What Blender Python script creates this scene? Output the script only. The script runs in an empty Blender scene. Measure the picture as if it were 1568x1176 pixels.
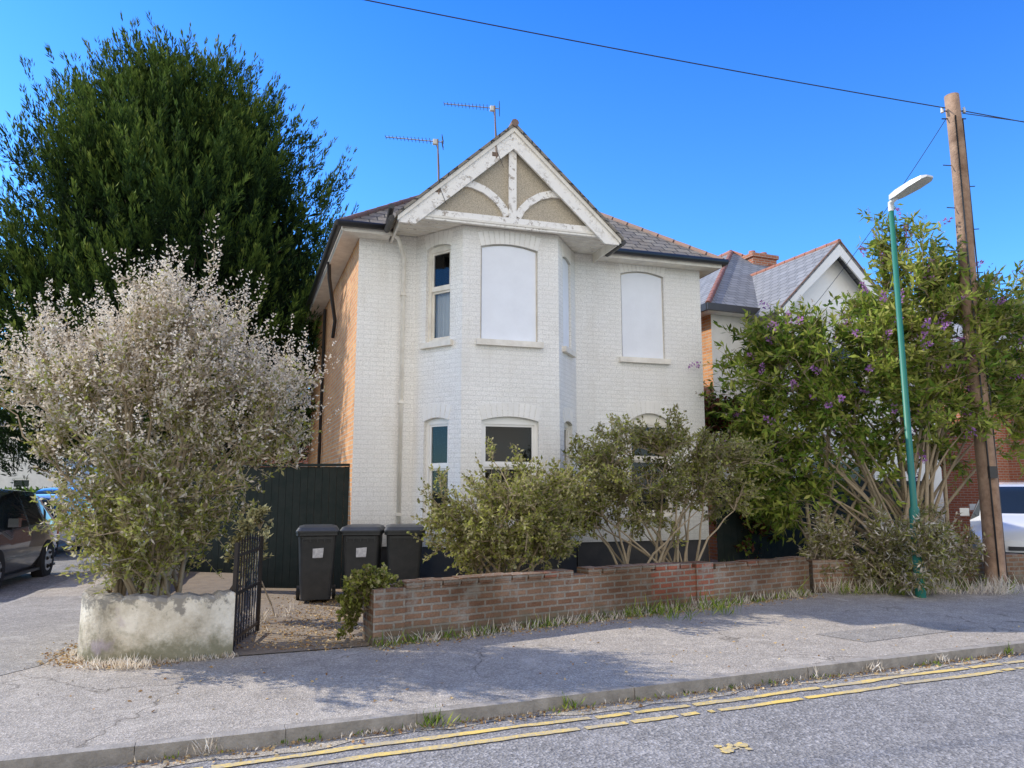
import bpy, math, random
import numpy as np
from mathutils import Vector, Matrix
random.seed(7); rng=np.random.default_rng(11)
sc=bpy.context.scene
COL=sc.collection
# ------------------------------------------------------------------ helpers
class NT:
    def __init__(s,mat):
        mat.use_nodes=True; s.t=mat.node_tree; s.t.nodes.clear()
    def n(s,typ,ins=None,**kw):
        nd=s.t.nodes.new(typ)
        for k,v in kw.items(): setattr(nd,k,v)
        if ins:
            for k,v in ins.items():
                if isinstance(v,bpy.types.NodeSocket): s.t.links.new(v,nd.inputs[k])
                else: nd.inputs[k].default_value=v
        return nd
    def ramp(s,fac,stops,interp='LINEAR'):
        r=s.t.nodes.new('ShaderNodeValToRGB'); s.t.links.new(fac,r.inputs[0])
        el=r.color_ramp.elements; r.color_ramp.interpolation=interp
        while len(el)<len(stops): el.new(0.5)
        for e,(p,c) in zip(el,stops):
            e.position=p; e.color=(c[0],c[1],c[2],1) if not isinstance(c,(int,float)) else (c,c,c,1)
        return r.outputs[0]
    def mix(s,f,a,b,blend='MIX'):
        m=s.t.nodes.new('ShaderNodeMix'); m.data_type='RGBA'; m.blend_type=blend
        for i,v in ((0,f),(6,a),(7,b)):
            if isinstance(v,bpy.types.NodeSocket): s.t.links.new(v,m.inputs[i])
            else: m.inputs[i].default_value=(v if i==0 else (v[0],v[1],v[2],1))
        return m.outputs[2]
    def out(s,sh): 
        o=s.t.nodes.new('ShaderNodeOutputMaterial'); s.t.links.new(sh,o.inputs[0])
def new(name): return bpy.data.materials.new(name)
def c4(c): return (c[0],c[1],c[2],1)
def m_plain(name,col,rough=0.6,metal=0,dirt=0.25,scale=3.0,bump=0.0,bscale=60,dirtcol=None,spec=0.5,coat=0.0):
    m=new(name); t=NT(m)
    tc=t.n('ShaderNodeTexCoord'); co=tc.outputs['Object']
    n1=t.n('ShaderNodeTexNoise',{'Vector':co,'Scale':scale,'Detail':8,'Roughness':0.65})
    dc=dirtcol or tuple(x*0.55 for x in col)
    f=t.ramp(n1.outputs[0],[(0.35,0),(0.75,1)])
    ml=t.n('ShaderNodeMath',{0:f,1:dirt},operation='MULTIPLY')
    c=t.mix(ml.outputs[0],col,dc)
    b=t.n('ShaderNodeBsdfPrincipled',{'Base Color':c,'Roughness':rough,'Metallic':metal,'Specular IOR Level':spec,'Coat Weight':coat})
    if bump>0:
        n2=t.n('ShaderNodeTexNoise',{'Vector':co,'Scale':bscale,'Detail':4})
        bp=t.n('ShaderNodeBump',{'Height':n2.outputs[0],'Strength':bump,'Distance':0.01})
        t.t.links.new(bp.outputs[0],b.inputs['Normal'])
    t.out(b.outputs[0]); return m
def m_brick(name,c1,c2,mortar,bump=0.5,bw=0.225,rh=0.075,ms=0.009,rough=0.85,stain=(0.5,0.5,0.5),stainamt=0.35,mdist=0.01,extra=None,smooth=0.1):
    m=new(name); t=NT(m)
    tc=t.n('ShaderNodeTexCoord'); uv=tc.outputs['UV']
    wn=t.n('ShaderNodeTexNoise',{'Vector':uv,'Scale':6.0,'Detail':3})
    off=t.n('ShaderNodeVectorMath',{0:wn.outputs[1],1:(0.5,0.5,0.5)},operation='SUBTRACT')
    of2=t.n('ShaderNodeVectorMath',{0:off.outputs[0],'Scale':0.014},operation='SCALE')
    ad=t.n('ShaderNodeVectorMath',{0:uv,1:of2.outputs[0]},operation='ADD')
    br=t.n('ShaderNodeTexBrick',{'Vector':ad.outputs[0],'Color1':c4(c1),'Color2':c4(c2),'Mortar':c4(mortar),'Scale':1.0,'Mortar Size':ms,'Mortar Smooth':smooth,'Bias':0.0,'Brick Width':bw,'Row Height':rh})
    n1=t.n('ShaderNodeTexNoise',{'Vector':uv,'Scale':1.3,'Detail':9,'Roughness':0.7})
    f=t.ramp(n1.outputs[0],[(0.42,0),(0.72,1)])
    ml=t.n('ShaderNodeMath',{0:f,1:stainamt},operation='MULTIPLY')
    c=t.mix(ml.outputs[0],br.outputs[0],stain,'MULTIPLY')
    n3=t.n('ShaderNodeTexNoise',{'Vector':uv,'Scale':45,'Detail':4})
    f3=t.ramp(n3.outputs[0],[(0.3,0.8),(0.7,1.12)])
    c=t.mix(1.0,c,f3,'MULTIPLY')
    if extra: c=extra(t,uv,c)
    h=t.n('ShaderNodeMath',{0:br.outputs[1],1:-1.0},operation='MULTIPLY')
    h2=t.n('ShaderNodeMath',{0:n3.outputs[0],1:0.35,2:h.outputs[0]},operation='MULTIPLY_ADD')
    bp=t.n('ShaderNodeBump',{'Height':h2.outputs[0],'Strength':bump,'Distance':mdist})
    b=t.n('ShaderNodeBsdfPrincipled',{'Base Color':c,'Roughness':rough,'Normal':bp.outputs[0],'Specular IOR Level':0.2})
    t.out(b.outputs[0]); return m
def m_leaf(name,stops,trans=0.35,rough=0.65):
    m=new(name); t=NT(m)
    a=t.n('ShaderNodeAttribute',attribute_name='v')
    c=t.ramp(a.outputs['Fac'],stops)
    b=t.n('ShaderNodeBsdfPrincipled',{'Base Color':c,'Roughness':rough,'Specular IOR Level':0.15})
    tr=t.n('ShaderNodeBsdfTranslucent',{'Color':c})
    mx=t.n('ShaderNodeMixShader',{0:trans,1:b.outputs[0],2:tr.outputs[0]})
    t.out(mx.outputs[0]); return m
class MB:
    def __init__(s): s.v=[];s.f=[];s.m=[];s.mats=[];s.sm=[]
    def mi(s,mat):
        if mat not in s.mats: s.mats.append(mat)
        return s.mats.index(mat)
    def face(s,pts,mat,smooth=False):
        i=len(s.v); s.v+= [tuple(p) for p in pts]; s.f.append(tuple(range(i,i+len(pts)))); s.m.append(s.mi(mat)); s.sm.append(smooth)
    def hexa(s,P,mat):
        for q in ((0,3,2,1),(4,5,6,7),(0,1,5,4),(1,2,6,5),(2,3,7,6),(3,0,4,7)): s.face([P[k] for k in q],mat)
    def box(s,x0,x1,y0,y1,z0,z1,mat):
        s.hexa([(x0,y0,z0),(x1,y0,z0),(x1,y1,z0),(x0,y1,z0),(x0,y0,z1),(x1,y0,z1),(x1,y1,z1),(x0,y1,z1)],mat)
    def prism(s,poly,y0,y1,mat):
        n=len(poly)
        s.face([(x,y0,z) for x,z in poly],mat); s.face([(x,y1,z) for x,z in reversed(poly)],mat)
        for i in range(n):
            a=poly[i];b=poly[(i+1)%n]
            s.face([(a[0],y0,a[1]),(a[0],y1,a[1]),(b[0],y1,b[1]),(b[0],y0,b[1])],mat)
    def slab(s,poly,z0,z1,mat,sidemat=None):
        n=len(poly); sidemat=sidemat or mat
        s.face([(x,y,z1) for x,y in poly],mat); s.face([(x,y,z0) for x,y in reversed(poly)],mat)
        for i in range(n):
            a=poly[i];b=poly[(i+1)%n]
            s.face([(a[0],a[1],z0),(b[0],b[1],z0),(b[0],b[1],z1),(a[0],a[1],z1)],sidemat)
    def tube(s,pts,rad,mat,n=6,cap=True,smooth=True):
        pts=[Vector(p) for p in pts]
        if not hasattr(rad,'__len__'): rad=[rad]*len(pts)
        rings=[]; mi=s.mi(mat); ref=None
        for i,p in enumerate(pts):
            d=(pts[min(i+1,len(pts)-1)]-pts[max(i-1,0)])
            if d.length<1e-9: d=Vector((0,0,1))
            d.normalize()
            if ref is None: ref=Vector((1,0,0)) if abs(d.x)<0.8 else Vector((0,1,0))
            a=d.cross(ref); 
            if a.length<1e-4: a=d.cross(Vector((0,1,0.3)))
            a.normalize(); b=d.cross(a)
            i0=len(s.v)
            for k in range(n):
                t=2*math.pi*k/n; q=p+(a*math.cos(t)+b*math.sin(t))*rad[i]; s.v.append((q.x,q.y,q.z))
            rings.append(i0)
        for a,b in zip(rings[:-1],rings[1:]):
            for k in range(n):
                s.f.append((a+k,a+(k+1)%n,b+(k+1)%n,b+k)); s.m.append(mi); s.sm.append(smooth)
        if cap:
            for r in (rings[0],rings[-1]):
                s.f.append(tuple(range(r,r+n))); s.m.append(mi); s.sm.append(False)
    def build(s,name,parent=None,bevel=0):
        me=bpy.data.meshes.new(name); me.from_pydata(s.v,[],s.f)
        for m in s.mats: me.materials.append(m)
        me.polygons.foreach_set('material_index',s.m); me.polygons.foreach_set('use_smooth',s.sm)
        uvl=me.uv_layers.new(name='UVMap'); me.update()
        Z=Vector((0,0,1)); buf=np.zeros(len(me.loops)*2)
        for p in me.polygons:
            nn=p.normal
            if abs(nn.z)>0.985: t=Vector((1,0,0)); b=Vector((0,1,0))
            else:
                if abs(nn.z)<0.02: b=Z; t=Z.cross(nn); t.normalize()
                else:
                    t=Z.cross(nn); t.normalize(); b=nn.cross(t)
            for li in p.loop_indices:
                c=me.vertices[me.loops[li].vertex_index].co
                buf[2*li]=c.dot(t); buf[2*li+1]=c.dot(b)
        uvl.data.foreach_set('uv',buf)
        ob=bpy.data.objects.new(name,me); COL.objects.link(ob)
        if parent: ob.parent=parent
        if bevel>0:
            bm=ob.modifiers.new('b','BEVEL'); bm.width=bevel; bm.segments=2; bm.limit_method='ANGLE'
        return ob
def empty(name,loc=(0,0,0),rz=0):
    e=bpy.data.objects.new(name,None); COL.objects.link(e); e.location=loc; e.rotation_euler=(0,0,rz); e.empty_display_size=0.3; return e
def norm(a): return a/np.maximum(np.linalg.norm(a,axis=-1,keepdims=True),1e-9)
def leaves_obj(name,C,D,L,W,V,M,mats,parent=None):
    N=len(C); D=norm(D); R=norm(rng.normal(size=(N,3))); S=norm(np.cross(D,R)); U=np.cross(S,D)
    L=L[:,None];W=W[:,None]
    P=np.empty((N,4,3)); P[:,0]=C; mid=C+D*L*0.45+U*L*0.06
    P[:,1]=mid+S*W*0.5; P[:,2]=C+D*L; P[:,3]=mid-S*W*0.5
    me=bpy.data.meshes.new(name); me.vertices.add(N*4); me.vertices.foreach_set('co',P.reshape(-1))
    me.loops.add(N*4); me.loops.foreach_set('vertex_index',np.arange(N*4,dtype=np.int32))
    me.polygons.add(N); me.polygons.foreach_set('loop_start',np.arange(0,N*4,4,dtype=np.int32))
    for m in mats: me.materials.append(m)
    me.polygons.foreach_set('material_index',np.asarray(M,dtype=np.int32))
    at=me.attributes.new('v','FLOAT','FACE'); at.data.foreach_set('value',np.clip(V,0,1).astype(np.float32))
    me.update(calc_edges=True); me.validate()
    ob=bpy.data.objects.new(name,me); COL.objects.link(ob)
    if parent: ob.parent=parent
    return ob
# ------------------------------------------------------------------ materials
def moss(t,uv,c):
    n=t.n('ShaderNodeTexNoise',{'Vector':uv,'Scale':3.0,'Detail':8,'Roughness':0.7})
    f=t.ramp(n.outputs[0],[(0.54,0),(0.66,0.8)])
    c=t.mix(f,c,(0.36,0.33,0.28))
    n=t.n('ShaderNodeTexNoise',{'Vector':uv,'Scale':0.8,'Detail':4})
    f=t.ramp(n.outputs[0],[(0.40,0),(0.58,0.9)])
    c=t.mix(f,c,(0.5,0.46,0.40),'MULTIPLY')
    sp=t.n('ShaderNodeSeparateXYZ',{0:uv}); n=t.n('ShaderNodeTexNoise',{'Vector':uv,'Scale':4.0,'Detail':6})
    z=t.n('ShaderNodeMath',{0:n.outputs[0],1:0.5,2:sp.outputs[1]},operation='MULTIPLY_ADD')
    return t.mix(t.ramp(z.outputs[0],[(0.28,0.65),(0.45,0)]),c,(0.13,0.12,0.08))
def streaks(t,uv,c):
    mp=t.n('ShaderNodeMapping',{'Vector':uv,'Scale':(3.5,0.6,1)})
    n=t.n('ShaderNodeTexNoise',{'Vector':mp.outputs[0],'Scale':1.0,'Detail':6,'Roughness':0.6})
    f=t.ramp(n.outputs[0],[(0.52,0),(0.8,0.45)])
    c=t.mix(f,c,(0.62,0.57,0.49))
    n=t.n('ShaderNodeTexNoise',{'Vector':uv,'Scale':7.0,'Detail':12,'Roughness':0.8})
    f=t.ramp(n.outputs[0],[(0.63,0),(0.66,0.65)])
    c=t.mix(f,c,(0.45,0.38,0.32))
    n=t.n('ShaderNodeTexNoise',{'Vector':uv,'Scale':0.6,'Detail':3})
    c=t.mix(t.ramp(n.outputs[0],[(0.45,0),(0.6,0.35)]),c,(0.80,0.78,0.74))
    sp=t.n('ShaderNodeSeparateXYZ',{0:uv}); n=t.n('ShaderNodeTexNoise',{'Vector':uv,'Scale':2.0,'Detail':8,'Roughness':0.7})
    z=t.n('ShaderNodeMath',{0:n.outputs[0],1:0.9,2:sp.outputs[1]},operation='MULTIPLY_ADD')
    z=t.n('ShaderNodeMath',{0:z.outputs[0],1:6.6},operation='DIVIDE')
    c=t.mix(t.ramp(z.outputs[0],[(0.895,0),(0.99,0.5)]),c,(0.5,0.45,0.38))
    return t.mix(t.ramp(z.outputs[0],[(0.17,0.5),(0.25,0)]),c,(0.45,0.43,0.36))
M_white=m_brick('painted_brick',(0.94,0.915,0.865),(0.90,0.875,0.825),(0.84,0.815,0.765),bump=0.5,stain=(0.92,0.90,0.87),stainamt=0.7,extra=streaks,mdist=0.008,rough=0.75)
M_vous=m_plain('painted_arch_brick',(0.92,0.89,0.83),0.75,dirt=0.3,bump=0.3)
M_brick=m_brick('orange_brick',(0.58,0.25,0.10),(0.70,0.36,0.15),(0.52,0.43,0.32),stainamt=0.45,bump=0.7)
M_brickr=m_brick('red_brick',(0.42,0.14,0.08),(0.50,0.19,0.10),(0.45,0.40,0.34),stainamt=0.4)
M_gwall=m_brick('garden_wall_brick',(0.26,0.135,0.08),(0.36,0.22,0.14),(0.36,0.31,0.25),bump=1.0,stainamt=0.8,extra=moss,mdist=0.02,ms=0.013)
M_gwred=m_brick('garden_wall_red_brick',(0.44,0.14,0.08),(0.30,0.14,0.09),(0.36,0.31,0.25),bump=1.0,stainamt=0.7,mdist=0.02,ms=0.013,extra=moss)
M_slate=m_brick('roof_tiles',(0.22,0.20,0.18),(0.33,0.30,0.25),(0.07,0.07,0.065),bump=1.0,bw=0.28,rh=0.19,ms=0.012,stainamt=0.7,stain=(0.75,0.62,0.45),mdist=0.03)
M_slateg=m_brick('grey_slates',(0.23,0.235,0.245),(0.30,0.305,0.315),(0.12,0.13,0.14),bump=0.8,bw=0.3,rh=0.2,ms=0.012,stainamt=0.3,mdist=0.03)
M_ridge=m_plain('clay_ridge',(0.28,0.16,0.12),0.85,dirt=0.9,scale=5,bump=0.4,dirtcol=(0.16,0.14,0.12))
M_ridger=m_plain('terracotta_ridge',(0.40,0.17,0.11),0.85,dirt=0.6,scale=5,bump=0.4)
M_cream=m_plain('weathered_cream_paint',(0.90,0.85,0.75),0.65,dirt=0.6,scale=4,dirtcol=(0.5,0.44,0.36),bump=0.25,bscale=30)
def peel():
    m=new('peeling_white_paint'); t=NT(m); tc=t.n('ShaderNodeTexCoord'); co=tc.outputs['Object']
    n=t.n('ShaderNodeTexNoise',{'Vector':co,'Scale':11.0,'Detail':10,'Roughness':0.75})
    f=t.ramp(n.outputs[0],[(0.54,0),(0.57,1)])
    n2=t.n('ShaderNodeTexNoise',{'Vector':co,'Scale':2.0,'Detail':3}); f2=t.ramp(n2.outputs[0],[(0.45,0.25),(0.6,1)])
    ml=t.n('ShaderNodeMath',{0:f,1:f2},operation='MULTIPLY')
    c=t.mix(ml.outputs[0],(0.92,0.88,0.81),(0.42,0.36,0.29))
    bp=t.n('ShaderNodeBump',{'Height':f,'Strength':0.4,'Distance':0.004},invert=True)
    b=t.n('ShaderNodeBsdfPrincipled',{'Base Color':c,'Roughness':0.6,'Normal':bp.outputs[0]}); t.out(b.outputs[0]); return m
M_peel=peel()
M_board=m_plain('painted_plywood_board',(0.86,0.88,0.92),0.6,dirt=0.5,scale=1.5,bump=0.2,dirtcol=(0.68,0.69,0.72),bscale=25)
M_pebble=m_plain('pebbledash',(0.66,0.57,0.43),0.95,dirt=1.0,scale=60,bump=1.0,bscale=120,dirtcol=(0.24,0.20,0.15))
M_upvc=m_plain('white_window_frame',(0.90,0.88,0.84),0.35,dirt=0.1)
M_blackp=m_plain('black_plastic',(0.025,0.025,0.027),0.4,dirt=0.5,dirtcol=(0.06,0.055,0.05))
M_plinth=m_plain('black_plinth',(0.035,0.035,0.038),0.7,dirt=0.5,dirtcol=(0.1,0.09,0.08),bump=0.4)
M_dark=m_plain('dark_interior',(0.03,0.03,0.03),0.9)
M_curt=m_plain('net_curtain',(0.8,0.8,0.78),0.9)
M_metal=m_plain('aerial_metal',(0.12,0.12,0.13),0.6,metal=0.2)
M_rust=m_plain('rusty_mast',(0.20,0.14,0.10),0.8,metal=0.2)
def glass():
    m=new('window_glass'); t=NT(m)
    fr=t.n('ShaderNodeFresnel',{'IOR':1.45}); ad=t.n('ShaderNodeMath',{0:fr.outputs[0],1:0.85},operation='MULTIPLY')
    tr=t.n('ShaderNodeBsdfTransparent',{'Color':(0.78,0.8,0.8,1)}); gl=t.n('ShaderNodeBsdfGlossy',{'Roughness':0.02,'Color':(0.9,0.95,1,1)})
    mx=t.n('ShaderNodeMixShader',{0:ad.outputs[0],1:tr.outputs[0],2:gl.outputs[0]}); t.out(mx.outputs[0]); return m
M_glass=glass()
M_fence=m_plain('dark_stained_timber',(0.018,0.026,0.022),0.75,dirt=0.6,scale=6,dirtcol=(0.045,0.047,0.04),bump=0.4,spec=0.2)
M_iron=m_plain('black_iron',(0.02,0.02,0.02),0.5,metal=0.3,dirt=0.5,dirtcol=(0.08,0.04,0.02))
def asphalt(name,base,light,big,sp=260.0,grain=1.0,cracks=False,rough=0.9):
    m=new(name); t=NT(m); tc=t.n('ShaderNodeTexCoord'); co=tc.outputs['Object']
    n1=t.n('ShaderNodeTexNoise',{'Vector':co,'Scale':sp*0.5,'Detail':3,'Roughness':0.7})
    v1=t.n('ShaderNodeTexVoronoi',{'Vector':co,'Scale':sp*0.3})
    c=t.mix(t.ramp(n1.outputs[0],[(0.35,0),(0.65,1)]),base,light)
    sp1=t.ramp(v1.outputs['Color'],[(0.0,0.55),(0.6,1.0),(1.0,1.6)])
    c=t.mix(0.85,c,sp1,'MULTIPLY')
    n2=t.n('ShaderNodeTexNoise',{'Vector':co,'Scale':0.55,'Detail':8,'Roughness':0.65})
    c=t.mix(t.ramp(n2.outputs[0],[(0.35,0.0),(0.7,0.9)]),c,big,'MULTIPLY')
    n3=t.n('ShaderNodeTexNoise',{'Vector':co,'Scale':4.0,'Detail':10,'Roughness':0.75})
    c=t.mix(1.0,c,t.ramp(n3.outputs[0],[(0.3,0.78),(0.7,1.12)]),'MULTIPLY')
    n5=t.n('ShaderNodeTexNoise',{'Vector':co,'Scale':1.1,'Detail':7,'Roughness':0.7,'Distortion':0.6})
    c=t.mix(t.ramp(n5.outputs[0],[(0.56,0.0),(0.66,0.4)]),c,tuple(x*1.25 for x in light))
    if cracks:
        nz=t.n('ShaderNodeTexNoise',{'Vector':co,'Scale':1.6,'Detail':6})
        wp=t.n('ShaderNodeVectorMath',{0:nz.outputs[1],'Scale':0.9},operation='SCALE')
        ad=t.n('ShaderNodeVectorMath',{0:co,1:wp.outputs[0]},operation='ADD')
        vc=t.n('ShaderNodeTexVoronoi',{'Vector':ad.outputs[0],'Scale':0.35},feature='DISTANCE_TO_EDGE')
        nk=t.n('ShaderNodeTexNoise',{'Vector':co,'Scale':0.5})
        k=t.n('ShaderNodeMath',{0:t.ramp(vc.outputs['Distance'],[(0.0,0.75),(0.005,0.0)]),1:t.ramp(nk.outputs[0],[(0.48,0),(0.55,1)])},operation='MULTIPLY')
        c=t.mix(k.outputs[0],c,(0.10,0.085,0.065))
        vg=t.n('ShaderNodeTexVoronoi',{'Vector':co,'Scale':3.2}); c=t.mix(t.ramp(vg.outputs['Distance'],[(0.035,0.5),(0.05,0.0)]),c,(0.13,0.12,0.11))
    h=t.n('ShaderNodeMath',{0:n1.outputs[0],1:v1.outputs['Distance']},operation='ADD')
    bp=t.n('ShaderNodeBump',{'Height':h.outputs[0],'Strength':0.6*grain,'Distance':0.01})
    b=t.n('ShaderNodeBsdfPrincipled',{'Base Color':c,'Roughness':rough,'Normal':bp.outputs[0],'Specular IOR Level':0.12}); t.out(b.outputs[0]); return m
M_pave=asphalt('pavement_tarmac',(0.38,0.335,0.28),(0.53,0.475,0.40),(0.78,0.77,0.77),cracks=True)
M_patch=asphalt('pavement_patch_tarmac',(0.30,0.27,0.235),(0.43,0.395,0.345),(0.8,0.8,0.8))
M_road=asphalt('road_asphalt',(0.21,0.20,0.19),(0.42,0.395,0.365),(0.85,0.85,0.87),sp=150,grain=1.4)
M_gutter=asphalt('gutter_dust',(0.42,0.37,0.29),(0.60,0.53,0.42),(0.7,0.68,0.64))
M_kerb=m_plain('kerb_stone',(0.38,0.34,0.29),0.9,dirt=1.0,scale=7,bump=0.8,dirtcol=(0.18,0.16,0.135))
M_soil=m_plain('garden_soil',(0.16,0.12,0.08),0.95,dirt=0.8,scale=6,dirtcol=(0.26,0.2,0.13),bump=1.0,bscale=40)
M_path=m_plain('path_gravel_dirt',(0.27,0.215,0.155),0.95,dirt=0.9,scale=9,dirtcol=(0.15,0.11,0.075),bump=1.0,bscale=50)
M_field=m_plain('ground_grass',(0.14,0.14,0.08),0.95,dirt=0.6,scale=0.5)
def concrete():
    m=new('stained_concrete_render'); t=NT(m); tc=t.n('ShaderNodeTexCoord'); co=tc.outputs['Object']
    n=t.n('ShaderNodeTexNoise',{'Vector':co,'Scale':2.6,'Detail':10,'Roughness':0.72})
    c=t.ramp(n.outputs[0],[(0.34,(0.29,0.25,0.18)),(0.48,(0.58,0.51,0.39)),(0.66,(0.80,0.73,0.60))])
    sp=t.n('ShaderNodeSeparateXYZ',{0:co})
    n2=t.n('ShaderNodeTexNoise',{'Vector':co,'Scale':5.0,'Detail':8,'Roughness':0.7})
    z=t.n('ShaderNodeMath',{0:n2.outputs[0],1:0.9,2:sp.outputs[2]},operation='MULTIPLY_ADD')
    c=t.mix(t.ramp(z.outputs[0],[(0.50,0.85),(0.72,0.0)]),c,(0.18,0.17,0.10))
    c=t.mix(t.ramp(z.outputs[0],[(0.94,0.0),(1.06,0.85)]),c,(0.22,0.20,0.17))
    n3=t.n('ShaderNodeTexNoise',{'Vector':co,'Scale':2.1,'Detail':4}); c=t.mix(t.ramp(n3.outputs[0],[(0.60,0),(0.66,0.45)]),c,(0.42,0.33,0.42))
    n6=t.n('ShaderNodeTexNoise',{'Vector':co,'Scale':9.0,'Detail':9,'Roughness':0.8}); c=t.mix(t.ramp(n6.outputs[0],[(0.58,0),(0.64,0.6)]),c,(0.26,0.24,0.18))
    n4=t.n('ShaderNodeTexNoise',{'Vector':co,'Scale':40,'Detail':5})
    bp=t.n('ShaderNodeBump',{'Height':n4.outputs[0],'Strength':0.6,'Distance':0.012})
    b=t.n('ShaderNodeBsdfPrincipled',{'Base Color':c,'Roughness':0.9,'Normal':bp.outputs[0],'Specular IOR Level':0.15}); t.out(b.outputs[0]); return m
M_conc=concrete()
def yellow():
    m=new('worn_yellow_paint'); t=NT(m); tc=t.n('ShaderNodeTexCoord'); co=tc.outputs['Object']
    n=t.n('ShaderNodeTexNoise',{'Vector':co,'Scale':40.0,'Detail':8,'Roughness':0.8})
    n2=t.n('ShaderNodeTexNoise',{'Vector':co,'Scale':1.8,'Detail':5})
    s=t.n('ShaderNodeMath',{0:n2.outputs[0],1:0.6,2:n.outputs[0]},operation='MULTIPLY_ADD')
    f=t.ramp(s.outputs[0],[(0.70,0),(0.88,1)])
    b=t.n('ShaderNodeBsdfPrincipled',{'Base Color':t.mix(f,(0.76,0.54,0.14),(0.42,0.36,0.25)),'Roughness':0.85,'Specular IOR Level':0.15})
    t.out(b.outputs[0]); return m
M_yel=yellow()
M_bark=m_plain('bark',(0.24,0.185,0.135),0.95,dirt=0.6,scale=14,bump=0.8,bscale=40)
M_stem=m_plain('shrub_stem',(0.42,0.33,0.22),0.9,dirt=0.6,scale=20,spec=0.1)
M_pole=m_plain('weathered_pole_timber',(0.42,0.28,0.19),0.9,dirt=1.0,scale=4,dirtcol=(0.17,0.10,0.065),bump=1.0,bscale=25,spec=0.15)
M_green=m_plain('green_painted_steel',(0.02,0.18,0.125),0.5,dirt=0.4)
M_lamp=m_plain('lantern_grey',(0.66,0.66,0.63),0.4,dirt=0.2)
# ------------------------------------------------------------------ world / light / camera
az=math.radians(-73); el=math.radians(39)
w=bpy.data.worlds.new('World'); sc.world=w; w.use_nodes=True
T_=NT(w); wt=w.node_tree
sky=T_.n('ShaderNodeTexSky'); sky.sky_type='NISHITA'; sky.sun_disc=False; sky.sun_elevation=el; sky.sun_rotation=az%(2*math.pi)
sky.air_density=1.0; sky.dust_density=0.4; sky.ozone_density=2.0; sky.altitude=50
tc=T_.n('ShaderNodeTexCoord'); sx=T_.n('ShaderNodeSeparateXYZ',{0:tc.outputs['Generated']})
tint=T_.ramp(sx.outputs[2],[(0.0,(0.42,0.70,0.92)),(0.28,(0.24,0.55,0.91)),(0.60,(0.10,0.38,0.86))])
sc_=T_.n('ShaderNodeVectorMath',{0:tint,'Scale':2.5},operation='SCALE')
skyc=T_.n('ShaderNodeVectorMath',{0:sky.outputs[0],1:sc_.outputs[0]},operation='MULTIPLY')
# added unseen cloud behind the viewer, a bright neutral fill for the facade
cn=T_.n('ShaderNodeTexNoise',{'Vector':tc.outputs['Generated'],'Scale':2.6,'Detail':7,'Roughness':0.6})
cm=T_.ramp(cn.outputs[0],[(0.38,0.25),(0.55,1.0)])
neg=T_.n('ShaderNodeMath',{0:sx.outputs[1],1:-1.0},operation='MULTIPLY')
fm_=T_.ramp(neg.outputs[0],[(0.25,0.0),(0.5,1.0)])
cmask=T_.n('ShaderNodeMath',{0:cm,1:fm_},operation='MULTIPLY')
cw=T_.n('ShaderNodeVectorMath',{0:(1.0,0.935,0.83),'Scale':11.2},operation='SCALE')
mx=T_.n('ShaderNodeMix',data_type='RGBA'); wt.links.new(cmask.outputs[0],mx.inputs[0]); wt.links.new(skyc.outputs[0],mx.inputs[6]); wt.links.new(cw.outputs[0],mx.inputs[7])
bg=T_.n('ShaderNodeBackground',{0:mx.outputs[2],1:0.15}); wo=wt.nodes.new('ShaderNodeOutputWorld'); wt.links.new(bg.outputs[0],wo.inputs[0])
sl=bpy.data.lights.new('sun','SUN'); sl.energy=5.0; sl.angle=math.radians(0.5); sl.color=(1,0.94,0.83)
so=bpy.data.objects.new('sun',sl); COL.objects.link(so)
Ld=Vector((math.sin(az)*math.cos(el),math.cos(az)*math.cos(el),math.sin(el)))
so.rotation_euler=Ld.to_track_quat('Z','Y').to_euler()
cam=bpy.data.cameras.new('camera'); co_=bpy.data.objects.new('camera',cam); COL.objects.link(co_)
cam.sensor_width=36; cam.lens=36*1130/1568; cam.clip_end=2000; cam.clip_start=0.05
co_.location=(0,0,1.6); co_.rotation_euler=(math.radians(90+8.2),0,0); sc.camera=co_
sc.view_settings.view_transform='Standard'; sc.view_settings.look='None'; sc.view_settings.exposure=0
# ------------------------------------------------------------------ ground, road, pavement
b=MB(); b.face([(-400,-300,-0.108),(400,-300,-0.108),(400,500,-0.108),(-400,500,-0.108)],M_field); b.build('ground')
e=Vector((0.925,0.380)); nrm=Vector((0.380,-0.925)); K0=Vector((0.336,6.05))
def kp(s,off=0): q=K0+e*s+nrm*off; return (q.x,q.y)
b=MB()
b.face([(*p,-0.10) for p in (kp(-90,0.0),kp(-90,7.5),kp(90,7.5),kp(90,0.0))],M_road)
sd=Vector((-0.27,0.963)); S0=Vector((-6.3,7.5))
def sp_(s,off=0): q=S0+sd*s+Vector((-0.963,-0.27))*off; return (q.x,q.y)
b.face([(*p,-0.096) for p in (sp_(-5.6,-0.5),sp_(70,-0.5),sp_(70,6.5),sp_(-6.5,6.5))],M_road)
b.build('road')
b=MB()
b.slab([kp(-90,7.5),kp(-90,14),kp(90,14),kp(90,7.5)],-0.1,0.0,M_pave); b.build('pavement')
cr=[kp(90),kp(60),kp(30)]
seg=[kp(30-k*0.9) for k in range(1,38)]
a0=Vector(kp(-3.4)); a1=Vector(sp_(-0.2)); ctrl=Vector(kp(-7.2))
arc=[((1-t)**2*a0+2*t*(1-t)*ctrl+t*t*a1)[:] for t in [i/14 for i in range(15)]]
side=[sp_(k) for k in (1,3,5,8,12,20,40,70)]
outer=cr+seg+arc+side
b=MB()
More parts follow.
